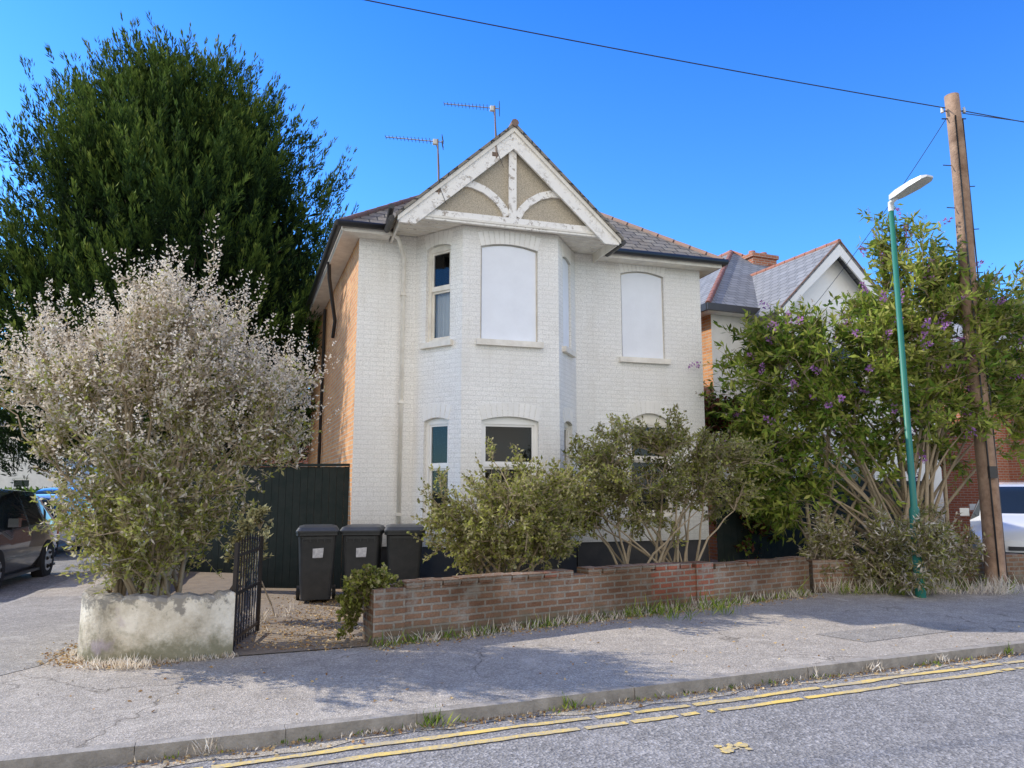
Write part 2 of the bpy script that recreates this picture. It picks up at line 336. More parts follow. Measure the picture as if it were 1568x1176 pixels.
def inset(poly,d):
    out=[]
    for i,p in enumerate(poly):
        q0=Vector(poly[max(i-1,0)]);q1=Vector(poly[min(i+1,len(poly)-1)]); t=(q1-q0).normalized(); nn=Vector((t.y,-t.x)); out.append((p[0]+nn.x*d,p[1]+nn.y*d))
    return out
inn=inset(outer,0.105)
b.slab(inn+[(60,75)],-0.1,0.0,M_pave)
b.build('pavement')
b=MB()
def poly_len(P):
    L=[0]
    for p,q in zip(P[:-1],P[1:]): L.append(L[-1]+math.hypot(q[0]-p[0],q[1]-p[1]))
    return L
Lo=poly_len(outer)
def at(P,L,d):
    for i in range(len(L)-1):
        if L[i+1]>=d: 
            t=(d-L[i])/(L[i+1]-L[i]); return (P[i][0]*(1-t)+P[i+1][0]*t,P[i][1]*(1-t)+P[i+1][1]*t)
    return P[-1]
d=60.0
while d<Lo[-1]-62:
    p=at(outer,Lo,d);q=at(outer,Lo,d+0.911); t=Vector((q[0]-p[0],q[1]-p[1])).normalized(); nn=Vector((t.y,-t.x))
    h=0.003+random.uniform(-0.005,0.005); j=random.uniform(-0.010,0.010); j2=random.uniform(-0.010,0.010)
    def o(pt,k): return (pt[0]+nn.x*k,pt[1]+nn.y*k)
    b.slab([o(p,j),o(q,j2),o(q,0.10),o(p,0.10)],-0.1,h,M_kerb); d+=0.915
b.build('kerb',bevel=0.014)
b=MB()
def strip(s0,s1,o0,o1,z,mat,n=900):
    rr=random.Random(int(o0*1000)); e0=e1=0
    prev=None
    for i in range(n+1):
        a=s0+(s1-s0)*i/n
        e0=0.75*e0+rr.uniform(-0.006,0.006); e1=0.75*e1+rr.uniform(-0.006,0.006)
        base=0.014*math.sin(a*1.3)+0.006*math.sin(a*5.1)
        cur=((*kp(a,o0+base+e0),z),(*kp(a,o1+base+e1),z))
        worn=0.03+0.16*max(0,math.sin(a*0.9+1)*math.sin(a*2.3))
        if prev and rr.random()>worn: b.face([prev[0],prev[1],cur[1],cur[0]],mat)
        prev=cur
strip(-4,40,0.24,0.305,-0.0925,M_yel); strip(-4,40,0.44,0.505,-0.0925,M_yel)
rr=random.Random(3)
for i in range(26):
    cx_=0.62+rr.uniform(0,0.22);cy_=1.15+rr.uniform(0,0.12); s=rr.uniform(0.015,0.035); b.face([(*kp(cx_+s*math.cos(k*1.26)*rr.uniform(.7,1.3),cy_+s*math.sin(k*1.26)*rr.uniform(.6,1.2)),-0.0925+0.0004*i/26) for k in range(5)],M_yel)
b.build('yellow_line')
b=MB()
f=lambda s:0.13+0.05*math.sin(s*2.1)+0.03*math.sin(s*5.7)+0.02*math.sin(s*13.0)
for i in range(300):
    a=-4+i*0.15;c=a+0.15
    b.face([(*kp(a,-0.02),-0.0955),(*kp(a,f(a)),-0.0955),(*kp(c,f(c)),-0.0955),(*kp(c,-0.02),-0.0955)],M_gutter)
b.build('gutter_dust')
b=MB()
b.face([(x,y,0.004) for x,y in ((-6.9,9.0),(-5.2,6.0),(-4.6,6.2),(-4.35,7.1),(-4.5,8.0),(-5.6,11.8),(-7.3,11.5))],M_patch)
b.face([(x,y,0.004) for x,y in ((3.4,8.6),(5.2,9.4),(5.5,9.0),(3.75,8.15))],M_patch)
b.build('tarmac_patch')
# ------------------------------------------------------------------ garden wall
W0=Vector((-1.45,7.94)); W1=Vector((4.63,11.8)); wd=(W1-W0).normalized(); wn=Vector((-wd.y,wd.x))
def wpt(s,o=0): q=W0+wd*s+wn*o; return (q.x,q.y)
WL=(W1-W0).length
b=MB()
b.slab([wpt(0.36),wpt(3.9),wpt(3.9,0.225),wpt(0.36,0.225)],-0.02,0.56,M_gwall)
b.slab([wpt(3.9),wpt(4.72),wpt(4.72,0.225),wpt(3.9,0.225)],-0.02,0.545,M_gwred)
b.slab([wpt(5.05),wpt(WL),wpt(WL,0.225),wpt(5.05,0.225)],-0.02,0.50,M_gwall)
b.slab([wpt(4.72,-0.025),wpt(5.05,-0.025),wpt(5.05,0.25),wpt(4.72,0.25)],-0.02,0.60,M_gwred)
b.slab([wpt(0,-0.02),wpt(0.36,-0.02),wpt(0.42,0.42),wpt(0.06,0.42)],-0.02,0.57,M_gwall)
s=0.37
while s<WL-0.12:
    if not(4.6<s<5.1) and not(2.6<s<2.8):
        hz=0.56 if s<3.9 else (0.545 if s<4.72 else 0.50)
        mm=M_gwred if (3.8<s<4.8 or random.random()<0.15) else M_gwall
        j=random.uniform(-0.012,0.012)
        b.slab([wpt(s,-0.008+j),wpt(s+0.213,-0.008+j),wpt(s+0.213,0.235+j),wpt(s,0.235+j)],hz+0.003,hz+0.066+random.uniform(-0.010,0.006),mm)
    s+=0.226
E0=Vector((4.75,11.95));E1=Vector((8.9,13.1)); ed=(E1-E0).normalized(); en=Vector((-ed.y,ed.x))
b.slab([E0[:],E1[:],(E1+en*0.225)[:],(E0+en*0.225)[:]],-0.02,0.5,M_gwall)
b.build('garden_brick_wall',bevel=0.008)
# ------------------------------------------------------------------ planter wall (rendered, curved)
def smoothpath(P,n=8):
    out=[]
    for i in range(len(P)-1):
        p0=Vector(P[max(i-1,0)]);p1=Vector(P[i]);p2=Vector(P[i+1]);p3=Vector(P[min(i+2,len(P)-1)])
        for k in range(n):
            t=k/n; out.append((0.5*((2*p1)+(-p0+p2)*t+(2*p0-5*p1+4*p2-p3)*t*t+(-p0+3*p1-3*p2+p3)*t**3))[:])
    out.append(tuple(P[-1])); return out
PP=smoothpath([(-2.72,7.48),(-3.1,7.27),(-3.58,7.16),(-3.98,7.24),(-4.24,7.50),(-4.42,7.95),(-4.75,9.2),(-5.55,12.2)])
PI=[]
for i,p in enumerate(PP):
    q0=Vector(PP[max(i-1,0)]);q1=Vector(PP[min(i+1,len(PP)-1)]); t=(q1-q0).normalized(); nn=Vector((t.y,-t.x)); PI.append((p[0]+nn.x*0.2,p[1]+nn.y*0.2))
b=MB()
for i in range(len(PP)-1):
    p,q,pi,qi=PP[i],PP[i+1],PI[i],PI[i+1]; hf=lambda k:0.60+0.014*math.sin(k*0.9)+0.012*math.sin(k*2.7); h0=hf(i); h1=hf(i+1)
    b.face([(*p,-0.02),(*q,-0.02),(*q,h1-0.03),(*p,h0-0.03)],M_conc,True)
    po=Vector(p)+ (Vector(pi)-Vector(p))*0.12; qo=Vector(q)+(Vector(qi)-Vector(q))*0.12
    b.face([(*p,h0-0.03),(*q,h1-0.03),(*qo,h1),(*po,h0)],M_conc,True)
    b.face([(*po,h0),(*qo,h1),(*qi,h1),(*pi,h0)],M_conc,True)
    b.face([(*pi,-0.02),(*pi,h0),(*qi,h1),(*qi,-0.02)],M_conc)
p,pi=PP[0],PI[0]; b.face([(*p,-0.02),(*pi,-0.02),(*pi,0.6),(*p,0.6)],M_conc)
b.slab([(-2.90,7.62),(-3.08,7.60),(-3.55,9.3),(-3.38,9.35)],-0.02,0.30,M_gwall)
b.slab(PI[2:]+[(-4.3,12.0),(-3.5,9.2),(-3.05,7.66)],0.0,0.30,M_soil)
b.build('curved_planter_wall')
b=MB(); b.face([(x,y,0.006) for x,y in (wpt(0.3,0.1),wpt(WL,0.1),(8.8,13.2),(9.5,22),(-6,22),(-5.55,12.2),(-2.9,9),(-2.7,7.7))],M_soil); b.build('garden_soil')
b=MB(); b.face([(x,y,0.011) for x,y in ((-2.72,7.45),(-1.5,7.93),(-1.38,8.3),(-1.2,9.5),(-1.0,11.0),(-1.6,11.8),(-4.2,12.4),(-3.9,11.5),(-3.36,9.0))],M_path); b.build('garden_path')
# ------------------------------------------------------------------ gate
g=empty('iron_gate',(-2.775,7.60,0.03),math.atan2(1.05,-0.10)); b=MB()
for x in (0.0,1.05): b.box(x-0.018,x+0.018,-0.018,0.018,0,1.05,M_iron)
for z in (0.08,0.52,0.9): b.box(0.018,1.032,-0.010,0.010,z,z+0.03,M_iron)
for i in range(1,10):
    x=0.105*i; hh=0.98+0.07*math.sin(i*0.314); b.tube([(x,0.0,0.02),(x,0.0,hh)],0.008,M_iron,5); b.tube([(x,0,hh),(x,0,hh+0.07)],[0.015,0.001],M_iron,5)
b.build('gate_frame',g)
# ------------------------------------------------------------------ main house
ANG=math.radians(17); H=empty('white_brick_house',(-2.53,11.76,0),ANG)
class Wall:
    def __init__(s,A,B): s.A=Vector(A);s.B=Vector(B);s.L=(s.B-s.A).length;s.d=(s.B-s.A)/s.L;s.i=Vector((-s.d.y,s.d.x))
    def P(s,u,z,w=0): q=s.A+s.d*u+s.i*w; return (q.x,q.y,z)
    def ob(s,mb,u0,u1,z0,z1,w0,w1,mat):
        mb.hexa([s.P(u0,z0,w0),s.P(u1,z0,w0),s.P(u1,z0,w1),s.P(u0,z0,w1),s.P(u0,z1,w0),s.P(u1,z1,w0),s.P(u1,z1,w1),s.P(u0,z1,w1)],mat)
    def panel(s,mb,z0,z1,ops,mat,reveal=0.12,splits=()):
        us=sorted({0,s.L}|{o[0] for o in ops}|{o[1] for o in ops}); zs=sorted({z0,z1}|{o[2] for o in ops}|{o[3] for o in ops})
        for i in range(len(us)-1):
            for j in range(len(zs)-1):
                cu=(us[i]+us[i+1])/2;cz=(zs[j]+zs[j+1])/2
                if any(o[0]<cu<o[1] and o[2]<cz<o[3] for o in ops): continue
                mb.face([s.P(us[i],zs[j]),s.P(us[i+1],zs[j]),s.P(us[i+1],zs[j+1]),s.P(us[i],zs[j+1])],mat)
        for (a,c,zb,zt,r) in ops:
            K=12; cv=[(a+(c-a)*k/K, zt-r*(2*k/K-1)**2) for k in range(K+1)]
            for k in range(K):
                (x0,c0),(x1,c1)=cv[k],cv[k+1]
                if r>0: 
                    pts=[s.P(x0,c0),s.P(x1,c1)]
                    if zt-c1>1e-4: pts.append(s.P(x1,zt))
                    if zt-c0>1e-4: pts.append(s.P(x0,zt))
                    mb.face(pts,mat)
                mb.face([s.P(x0,c0),s.P(x1,c1),s.P(x1,c1,reveal),s.P(x0,c0,reveal)],mat)
            mb.face([s.P(a,zb),s.P(a,zt-r),s.P(a,zt-r,reveal),s.P(a,zb,reveal)],mat)
            mb.face([s.P(c,zb),s.P(c,zt-r),s.P(c,zt-r,reveal),s.P(c,zb,reveal)],mat)
            mb.face([s.P(a,zb),s.P(c,zb),s.P(c,zb,reveal),s.P(a,zb,reveal)],mat)
    def arch(s,mb,o,mat,h=0.225,n=11):
        a,c,zb,zt,r=o; n=max(6,int((c-a)/0.08)); g=0.008
        for k in range(n):
            t0=k/n;t1=(k+1)/n
            def q(t,hh): 
                lean=(t-0.5)*0.12*hh/h
                return (a+(c-a)*t+lean, zt-r*(2*t-1)**2+hh)
            tt=g/(c-a)
            a0=q(t0+tt,0.002);a1=q(t1-tt,0.002);b1=q(t1-tt,h);b0=q(t0+tt,h)
            mb.hexa([s.P(*a0,-0.007),s.P(*a1,-0.007),s.P(*a1,0.003),s.P(*a0,0.003),s.P(*b0,-0.007),s.P(*b1,-0.007),s.P(*b1,0.003),s.P(*b0,0.003)],mat)
    def sill(s,mb,o,mat,ext=0.07):
        s.ob(mb,o[0]-ext,o[1]+ext,o[2]-0.09,o[2]+0.004,-0.07,0.12,mat)
    def window(s,mb,o,style='sash',fm=None,depth=0.11):
        a,c,zb,zt,r=o; fm=fm or M_cream; w0=depth-0.045;w1=depth+0.05; t=0.055; e_=0.003
        s.ob(mb,a-0.02,a+t,zb+e_,zt,w0,w1,fm); s.ob(mb,c-t,c+0.02,zb+e_,zt,w0,w1,fm)
        s.ob(mb,a+t,c-t,zt-r-0.05,zt+0.02,w0,w1,fm); s.ob(mb,a+t,c-t,zb+e_,zb+t+0.01,w0,w1,fm)
        if style=='board':
            K=10; top=[(a+0.03+(c-a-0.06)*k/K, zt-0.02-r*(2*k/K-1)**2) for k in range(K+1)]
            wf=w0-0.03
            mb.face([s.P(a+0.03,zb+0.015,wf)]+[s.P(c-0.03,zb+0.015,wf)]+[s.P(x,z,wf) for x,z in reversed(top)],M_board)
            for p_,q_ in zip(top[:-1],top[1:]): mb.face([s.P(*p_,wf),s.P(*q_,wf),s.P(*q_,wf+0.028),s.P(*p_,wf+0.028)],M_board)
            for x in (a+0.03,c-0.03): mb.face([s.P(x,zb+0.015,wf),s.P(x,zt-r-0.02,wf),s.P(x,zt-r-0.02,wf+0.028),s.P(x,zb+0.015,wf+0.028)],M_board)
            return
        zm=zb+(zt-zb)*0.55
        s.ob(mb,a+t,c-t,zm-0.025,zm+0.025,w0+0.012,w1,fm)
        for (x0,x1,z0,z1,dd) in ((a+t,c-t,zb+t+0.01,zm-0.025,0.02),(a+t,c-t,zm+0.025,zt-r-0.05,0.0)):
            f=0.035; wa=w0+0.02+dd
            s.ob(mb,x0,x0+f,z0,z1,wa,wa+0.035,fm);s.ob(mb,x1-f,x1,z0,z1,wa,wa+0.035,fm)
            s.ob(mb,x0+f,x1-f,z0,z0+f,wa,wa+0.035,fm);s.ob(mb,x0+f,x1-f,z1-f,z1,wa,wa+0.035,fm)
            mb.face([s.P(x0,z0,wa+0.018),s.P(x1,z0,wa+0.018),s.P(x1,z1,wa+0.018),s.P(x0,z1,wa+0.018)],M_glass)
        if style=='curtain':
            n=16
            for k in range(n):
                x0=a+t+(c-a-2*t)*k/n*0.85;x1=a+t+(c-a-2*t)*(k+1)/n*0.85
                y0=depth+0.085+0.018*math.sin(k*1.9);y1=depth+0.085+0.018*math.sin((k+1)*1.9)
                mb.face([s.P(x0,zb,y0),s.P(x1,zb,y1),s.P(x1,zm+0.02,y1),s.P(x0,zm+0.02,y0)],M_curt,True)
        s_=0.5
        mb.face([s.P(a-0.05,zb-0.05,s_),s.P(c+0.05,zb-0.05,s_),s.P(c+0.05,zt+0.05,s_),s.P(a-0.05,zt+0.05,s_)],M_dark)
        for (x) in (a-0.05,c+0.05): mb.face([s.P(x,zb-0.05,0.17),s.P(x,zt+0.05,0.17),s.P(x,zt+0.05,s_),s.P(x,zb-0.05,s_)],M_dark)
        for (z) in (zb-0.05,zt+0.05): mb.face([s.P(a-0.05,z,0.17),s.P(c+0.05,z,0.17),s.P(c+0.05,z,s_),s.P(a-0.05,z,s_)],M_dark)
Wd=6.38; Dp=8.0; ZT=5.92; ZB=0.72; ZS=5.85; SK=-0.45
wL=Wall((0,0),(0.95,0)); wCL=Wall((0.95,0),(1.57,-0.8)); wF=Wall((1.57,-0.8),(3.21,-0.8)); wCR=Wall((3.21,-0.8),(3.83,0)); wR=Wall((3.83,0),(Wd,0))
wallS=MB(); win=MB(); arc_=MB(); sil=MB(); pl=MB()
opsCL=[(0.24,0.76,3.98,5.62,0.05),(0.24,0.76,1.02,2.75,0.05)]
opsF=[(0.30,1.28,3.98,5.60,0.07),(0.33,1.28,1.05,2.76,0.07)]
opsCR=[(0.25,0.74,3.98,5.60,0.05),(0.25,0.74,1.05,2.75,0.05)]
opsR=[(0.90,1.78,3.98,5.62,0.07),(1.0,1.85,1.15,2.98,0.16)]
for wl,ops in ((wL,[]),(wCL,opsCL),(wF,opsF),(wCR,opsCR),(wR,opsR)):
    wl.panel(wallS,ZB,ZS if wl in(wCL,wF,wCR) else ZT,ops,M_white)
    for o in ops: wl.arch(arc_,o,M_vous); wl.sill(sil,o,M_cream if o is not opsCL[1] else M_peel)
    wl.ob(pl,0.0,wl.L,-0.05,ZB,0.03,0.15,M_plinth)
wallS.face([(0,0,-0.05),(SK,Dp,-0.05),(SK,Dp,ZT),(0,0,ZT)],M_brick)
wallS.face([(Wd,0,-0.05),(Wd,Dp,-0.05),(Wd,Dp,ZT),(Wd,0,ZT)],M_brick)
wallS.face([(SK,Dp,-0.05),(Wd,Dp,-0.05),(Wd,Dp,ZT),(SK,Dp,ZT)],M_brick)
wallS.build('walls',H); arc_.build('window_arches',H); pl.build('plinth',H); sil.build('window_sills',H,bevel=0.008)
wCL.window(win,opsCL[0],'curtain'); wCL.window(win,opsCL[1],'sash',M_upvc)
wF.window(win,opsF[0],'board'); wF.window(win,opsF[1],'sash',M_upvc)
wCR.window(win,opsCR[0],'board'); wCR.window(win,opsCR[1],'sash')
wR.window(win,opsR[0],'board'); wR.window(win,opsR[1],'sash')
win.build('windows',H)
# roof
r=MB(); ov=0.32; pt=0.78; z0=5.88; x0,x1,y0,y1=-ov,Wd+ov,-ov,Dp+ov; hx=(x0+x1)/2; hw=(x1-x0)/2; za=z0+hw*pt
A,B_,C,D=(x0,y0,z0),(x1,y0,z0),(x1,y1,z0),(x0+SK,y1,z0); R0=(hx,y0+hw,za);R1=(hx,y1-hw,za)
r.face([A,B_,R0],M_slate); r.face([B_,C,R1,R0],M_slate); r.face([C,D,R1],M_slate); r.face([D,A,R0,R1],M_slate)
def tiles(mb,p,q,rad=0.075,mat=M_ridge,seg=0.34):
    p=Vector(p);q=Vector(q);L=(q-p).length;n=int(L/seg); 
    for i in range(n):
        a=p+(q-p)*(i/n);c=p+(q-p)*((i+0.97)/n); mb.tube([a,c],[rad,rad*0.9],mat,8)
for c_ in (A,B_,C,D): tiles(r,c_,R0 if c_[1]<2 else R1,0.055)
tiles(r,R0,R1)
cx=2.36; GA=7.52; hwg=1.92
sl_=(GA-5.80)/1.86
def gz(x): return GA-abs(x-cx)*sl_
for sgn in (-1,1):
    xe=cx+sgn*hwg; ze=gz(xe)
    r.prism([(cx,GA+0.075),(xe,ze+0.075),(xe,ze+0.02),(cx,GA+0.02)],-1.10,2.2,M_slate)
tiles(r,(cx,-1.12,GA+0.06),(cx,2.1,GA+0.06),0.065)
r.build('roof',H)
# gable woodwork
t_=MB()
for sgn in (-1,1):
    t_.prism([(cx+sgn*a,z) for a,z in ((0,GA),(1.86,5.80),(1.86,5.70),(1.60,5.70),(0,GA-0.36))],-1.045,-1.005,M_peel)
    t_.prism([(cx+sgn*a,z) for a,z in ((0.0,GA+0.015),(1.88,5.795),(1.88,5.72),(0.0,GA-0.07))],-1.075,-1.047,M_cream)
    c_=[(0.09,6.02),(0.16,6.16),(0.29,6.30),(0.47,6.42),(0.68,6.49),(0.95,6.50)]
    w_=0.06
    for k in range(len(c_)-1):
        p=Vector(c_[k]);q=Vector(c_[k+1]); tt=(q-p).normalized(); nn=Vector((-tt.y,tt.x))*w_
        pts=[p-nn,q-nn,q+nn,p+nn]; t_.prism([(cx+sgn*v.x,v.y) for v in pts],-0.972-0.001*k,-0.93,M_peel)
t_.box(cx-1.47,cx+1.47,-0.985,-0.93,5.82,5.99,M_peel)
t_.box(cx-0.065,cx+0.065,-0.98,-0.93,5.99,7.25,M_peel)
t_.prism([(cx-1.55,5.86),(cx+1.55,5.86),(cx,gz(cx)-0.08)],-0.93,-0.90,M_pebble)
t_.box(cx-1.84,cx+1.84,-1.0,-0.02,5.855,5.89,M_cream)
for k in range(5):
    yy=-0.95+k*0.19; t_.box(cx-1.83,cx+1.83,yy,yy+0.012,5.846,5.856,M_peel)
for sgn in (-1,1):
    xx=cx+sgn*1.85; t_.box(min(xx,xx-sgn*0.03),max(xx,xx-sgn*0.03),-1.0,0.0,5.70,5.86,M_cream)
t_.box(-ov+0.04,0.48,-ov+0.04,-0.003,5.74,5.765,M_cream); t_.box(4.24,Wd+ov-0.04,-ov+0.04,-0.003,5.74,5.765,M_cream)
t_.box(-ov+0.02,0.48,-ov+0.015,-ov+0.038,5.73,5.88,M_cream); t_.box(4.24,Wd+ov-0.02,-ov+0.015,-ov+0.038,5.73,5.88,M_cream)
def skb(xa,xb,ya,yb,za_,zb_,m_):
    q=SK/Dp; t_.hexa([(xa+ya*q,ya,za_),(xb+ya*q,ya,za_),(xb+yb*q,yb,za_),(xa+yb*q,yb,za_),(xa+ya*q,ya,zb_),(xb+ya*q,ya,zb_),(xb+yb*q,yb,zb_),(xa+yb*q,yb,zb_)],m_)
skb(-ov+0.04,-0.003,-0.003,Dp+ov,5.74,5.765,M_cream); skb(-ov+0.015,-ov+0.038,-ov+0.015,Dp+ov,5.73,5.88,M_cream)
t_.box(Wd+0.003,Wd+ov-0.04,-0.003,Dp+ov,5.74,5.765,M_cream)
t_.build('gable_and_eaves_woodwork',H,bevel=0.004)
g_=MB()
gy=-ov-0.045; gzv=5.84
g_.tube([(-ov-0.06,gy,gzv),(0.50,gy,gzv)],0.055,M_blackp,10); g_.tube([(4.22,gy,gzv),(Wd+ov+0.06,gy,gzv)],0.055,M_blackp,10)
g_.tube([(-ov-0.05,-ov-0.05,gzv),(-ov-0.05+SK,Dp+ov,gzv-0.03)],0.055,M_blackp,10); g_.tube([(Wd+ov+0.05,-ov,gzv),(Wd+ov+0.05,Dp+ov,gzv)],0.055,M_blackp,10)
g_.tube([(0.40,-0.95,5.98),(0.42,gy,5.90)],0.045,M_blackp,8); g_.tube([(0.40,-0.98,5.78),(0.40,-0.4,5.78)],0.05,M_blackp,8)
g_.tube([(4.33,-0.98,5.78),(4.33,-0.3,5.78)],0.05,M_blackp,8)
g_.tube([(0.40,-0.35,5.80),(0.62,-0.2,5.72),(0.74,-0.06,5.45),(0.74,-0.055,0.4)],0.034,M_cream,10)
for z in (1.2,3.0,4.8): g_.box(0.695,0.785,-0.10,-0.001,z,z+0.04,M_cream)
g_.tube([(-0.40,1.6,5.78),(-0.38,1.7,5.5),(-0.20,2.6,4.9),(-0.22,2.8,4.6)],0.035,M_blackp,8)
g_.tube([(-0.31,4.6,5.6),(-0.33,4.6,0.3)],0.035,M_blackp,8)
g_.build('gutters_and_downpipes',H)
def aerial(name,x,zb,zt,dirx):
    a=empty(name,(0,0,0)); m=MB()
    M=Matrix.Translation((-2.53,11.76,0))@Matrix.Rotation(ANG,4,'Z')
    a.matrix_world=M
    y=-1.02
    m.tube([(x,y-0.02,zb),(x-0.03,y-0.02,zt)],0.013,M_rust,6); m.tube([(x-0.10,y,zb-0.02),(x,y-0.02,zb+0.05),(x+0.05,y,zb+0.14)],0.012,M_rust,6)
    m.box(x-0.07,x+0.03,y-0.03,y+0.02,zb+0.03,zb+0.10,M_rust)
    p0=Vector((x+0.05,y-0.02,zt-0.04)); p1=Vector((x-0.82,y+0.25,zt+0.05)); m.tube([p0,p1],0.009,M_metal,5)
    d=(p1-p0).normalized(); s_=d.cross(Vector((0,0,1))).normalized()
    for k in range(13):
        c=p0+(p1-p0)*(0.22+0.78*k/12); hl=0.10-0.003*k; m.tube([c-s_*hl,c+s_*hl],0.005,M_metal,4)
    for k in (-2,-1,1,2):
        u=Vector((0,0,1)); c=p0+(u*0.035*k); m.tube([c-s_*0.12,c+s_*0.12],0.006,M_metal,4)
    m.tube([p0-Vector((0,0,0.08)),p0+Vector((0,0,0.08))],0.006,M_metal,4)
    q=p0+(p1-p0)*0.13; m.box(q.x-0.035,q.x+0.035,q.y-0.03,q.y+0.03,q.z-0.05,q.z+0.03,M_lamp)
    m.tube([q,q+Vector((0.06,0,-0.2)),(x+0.02,y-0.03,zb+0.1),(x+0.12,y-0.035,zb-0.15)],0.004,M_blackp,4)
    m.build('mast_and_elements',a); return a
aerial('tv_aerial',1.12,6.22,7.14,-1); aerial('tv_aerial',2.06,6.95,7.86,-1)
# side timber gate/fence
f=empty('timber_fence'); b=MB()
F0=Vector((-5.5,12.35));F1=Vector((-2.60,12.05)); fd=(F1-F0); n=24
for i in range(n):
    p=F0+fd*(i/n);q=F0+fd*((i+0.96)/n); o=Vector((0,0.02)); 
    b.slab([p[:],q[:],(q+o)[:],(p+o)[:]],0.05,1.98+random.uniform(-0.004,0.004),M_fence)
for z in (0.3,1.0,1.75): b.slab([(F0+Vector((0,0.022)))[:],(F1+Vector((0,0.022)))[:],(F1+Vector((0,0.06)))[:],(F0+Vector((0,0.06)))[:]],z,z+0.08,M_fence)
b.slab([(F0+Vector((0,-0.03)))[:],(F1+Vector((0,-0.03)))[:],(F1+Vector((0,0.05)))[:],(F0+Vector((0,0.05)))[:]],1.99,2.03,M_fence)
b.build('boards',f)
f=empty('shade_fence'); b=MB()  # added dark boards standing in for the shade between house and bush
F0=Vector((3.75,13.75));F1=Vector((8.9,16.0)); fd=(F1-F0); n=36
for i in range(n):
    p=F0+fd*(i/n);q=F0+fd*((i+0.97)/n); o=Vector((0,0.02)); b.slab([p[:],q[:],(q+o)[:],(p+o)[:]],0.0,1.8,M_fence)
b.build('boards',f)
# ------------------------------------------------------------------ wheelie bins
M_bin=m_plain('bin_plastic',(0.028,0.031,0.034),0.45,dirt=0.5,scale=8,dirtcol=(0.07,0.07,0.07))
M_lab=m_plain('paper_label',(0.7,0.7,0.72),0.6,dirt=0.8,scale=20,dirtcol=(0.3,0.3,0.35))
def wheelie(loc,rz,label=True,tone=None):
    e_=empty('wheelie_bin',loc,rz); b=MB(); m=tone or M_bin
    def ring(w,d,z,yo=0,r=0.05):
        pts=[]
        for sx,sy,a in ((1,-1,-90),(1,1,0),(-1,1,90),(-1,-1,180)):
            for k in range(4):
                t=math.radians(a+30*k); pts.append((sx*(w/2-r)+r*math.cos(t),yo+sy*(d/2-r)+r*math.sin(t),z))
        return pts
    R=[ring(0.42,0.46,0.05,0.03),ring(0.47,0.54,0.45,0.01),ring(0.53,0.64,0.94),ring(0.535,0.65,0.945),ring(0.585,0.72,0.955),ring(0.585,0.72,0.995)]
    for a,c in zip(R[:-1],R[1:]):
        for k in range(16): b.face([a[k],a[(k+1)%16],c[(k+1)%16],c[k]],m,False)
    b.face(R[0],m)
    Lr=[ring(0.60,0.76,0.998,-0.005),ring(0.60,0.76,1.02,-0.005),ring(0.54,0.66,1.065,0.0),ring(0.40,0.5,1.085,0.02)]
    for a,c in zip(Lr[:-1],Lr[1:]):
        for k in range(16): b.face([a[k],a[(k+1)%16],c[(k+1)%16],c[k]],m,False)
    b.face(Lr[-1],m); b.face(Lr[0],m)
    b.tube([(-0.25,0.40,1.0),(0.25,0.40,1.0)],0.018,m,8)
    for x in (-0.25,0,0.25): b.box(x-0.02,x+0.02,0.34,0.42,0.96,1.03,m)
    b.box(-0.2,0.2,-0.325,-0.30,0.90,0.935,m)
    for x in (-0.2,-0.1,0.0,0.1,0.2): b.box(x-0.008,x+0.008,-0.335,-0.305,0.86,0.94,m)
    for x in (-0.255,0.255):
        b.tube([(x-0.025,0.24,0.1),(x+0.025,0.24,0.1)],0.1,M_blackp,16); b.tube([(x-0.028,0.24,0.1),(x+0.028,0.24,0.1)],0.04,M_lamp,10)
    b.tube([(-0.25,0.24,0.1),(0.25,0.24,0.1)],0.012,M_iron,6)
    b.build('body_and_lid',e_,bevel=0.004)
    if label:
        b=MB(); z=0.64; y=-0.268-0.05*(z-0.45)/0.49*1.0-0.01
        b.hexa([(-0.06,y-0.012,z),(0.08,y-0.012,z+0.01),(0.08,y,z),(-0.06,y,z),(-0.06,y-0.024,z+0.13),(0.09,y-0.024,z+0.14),(0.09,y-0.012,z+0.13),(-0.06,y-0.012,z+0.13)],M_lab)
        b.build('label',e_)
wheelie((-2.84,11.0,0.011),math.radians(14)); wheelie((-2.20,11.12,0.011),math.radians(5)); wheelie((-1.60,11.2,0.011),math.radians(9),False)
# ------------------------------------------------------------------ poles
p=empty('utility_pole',(8.05,12.62,0)); b=MB()
n=16; b.tube([(0.02*math.sin(i*0.6),0,8.75*i/n-0.05*(i==0)) for i in range(n+1)],[0.155-0.035*i/n for i in range(n+1)],M_pole,14)
b.build('post',p)
b=MB()
for z in (8.3,8.45): b.tube([(-0.22,0,z),(0.22,0,z)],0.012,M_iron,6)
for x in (-0.2,0.2): b.tube([(x,0,8.42),(x,0,8.52)],[0.03,0.02],M_lamp,8)
for k,z in enumerate((2.6,3.0,3.4,3.8,4.2,4.6,5.0,5.4,5.8,6.2,6.6,7.0,7.4)): 
    sx=1 if k%2 else -1; b.tube([(sx*0.12,0,z),(sx*0.27,0,z+0.01)],0.009,M_iron,5)
b.box(-0.06,0.06,-0.2,-0.14,1.8,2.0,M_blackp)
b.tube([(0.15,-0.02,8.3),(0.14,-0.05,6),(0.15,-0.06,3),(0.16,-0.05,0)],0.012,M_blackp,5)
b.tube([(-0.05,-0.13,8.3),(-0.06,-0.14,6),(-0.05,-0.155,3),(-0.04,-0.16,0)],0.014,M_blackp,5)
b.build('fittings',p)
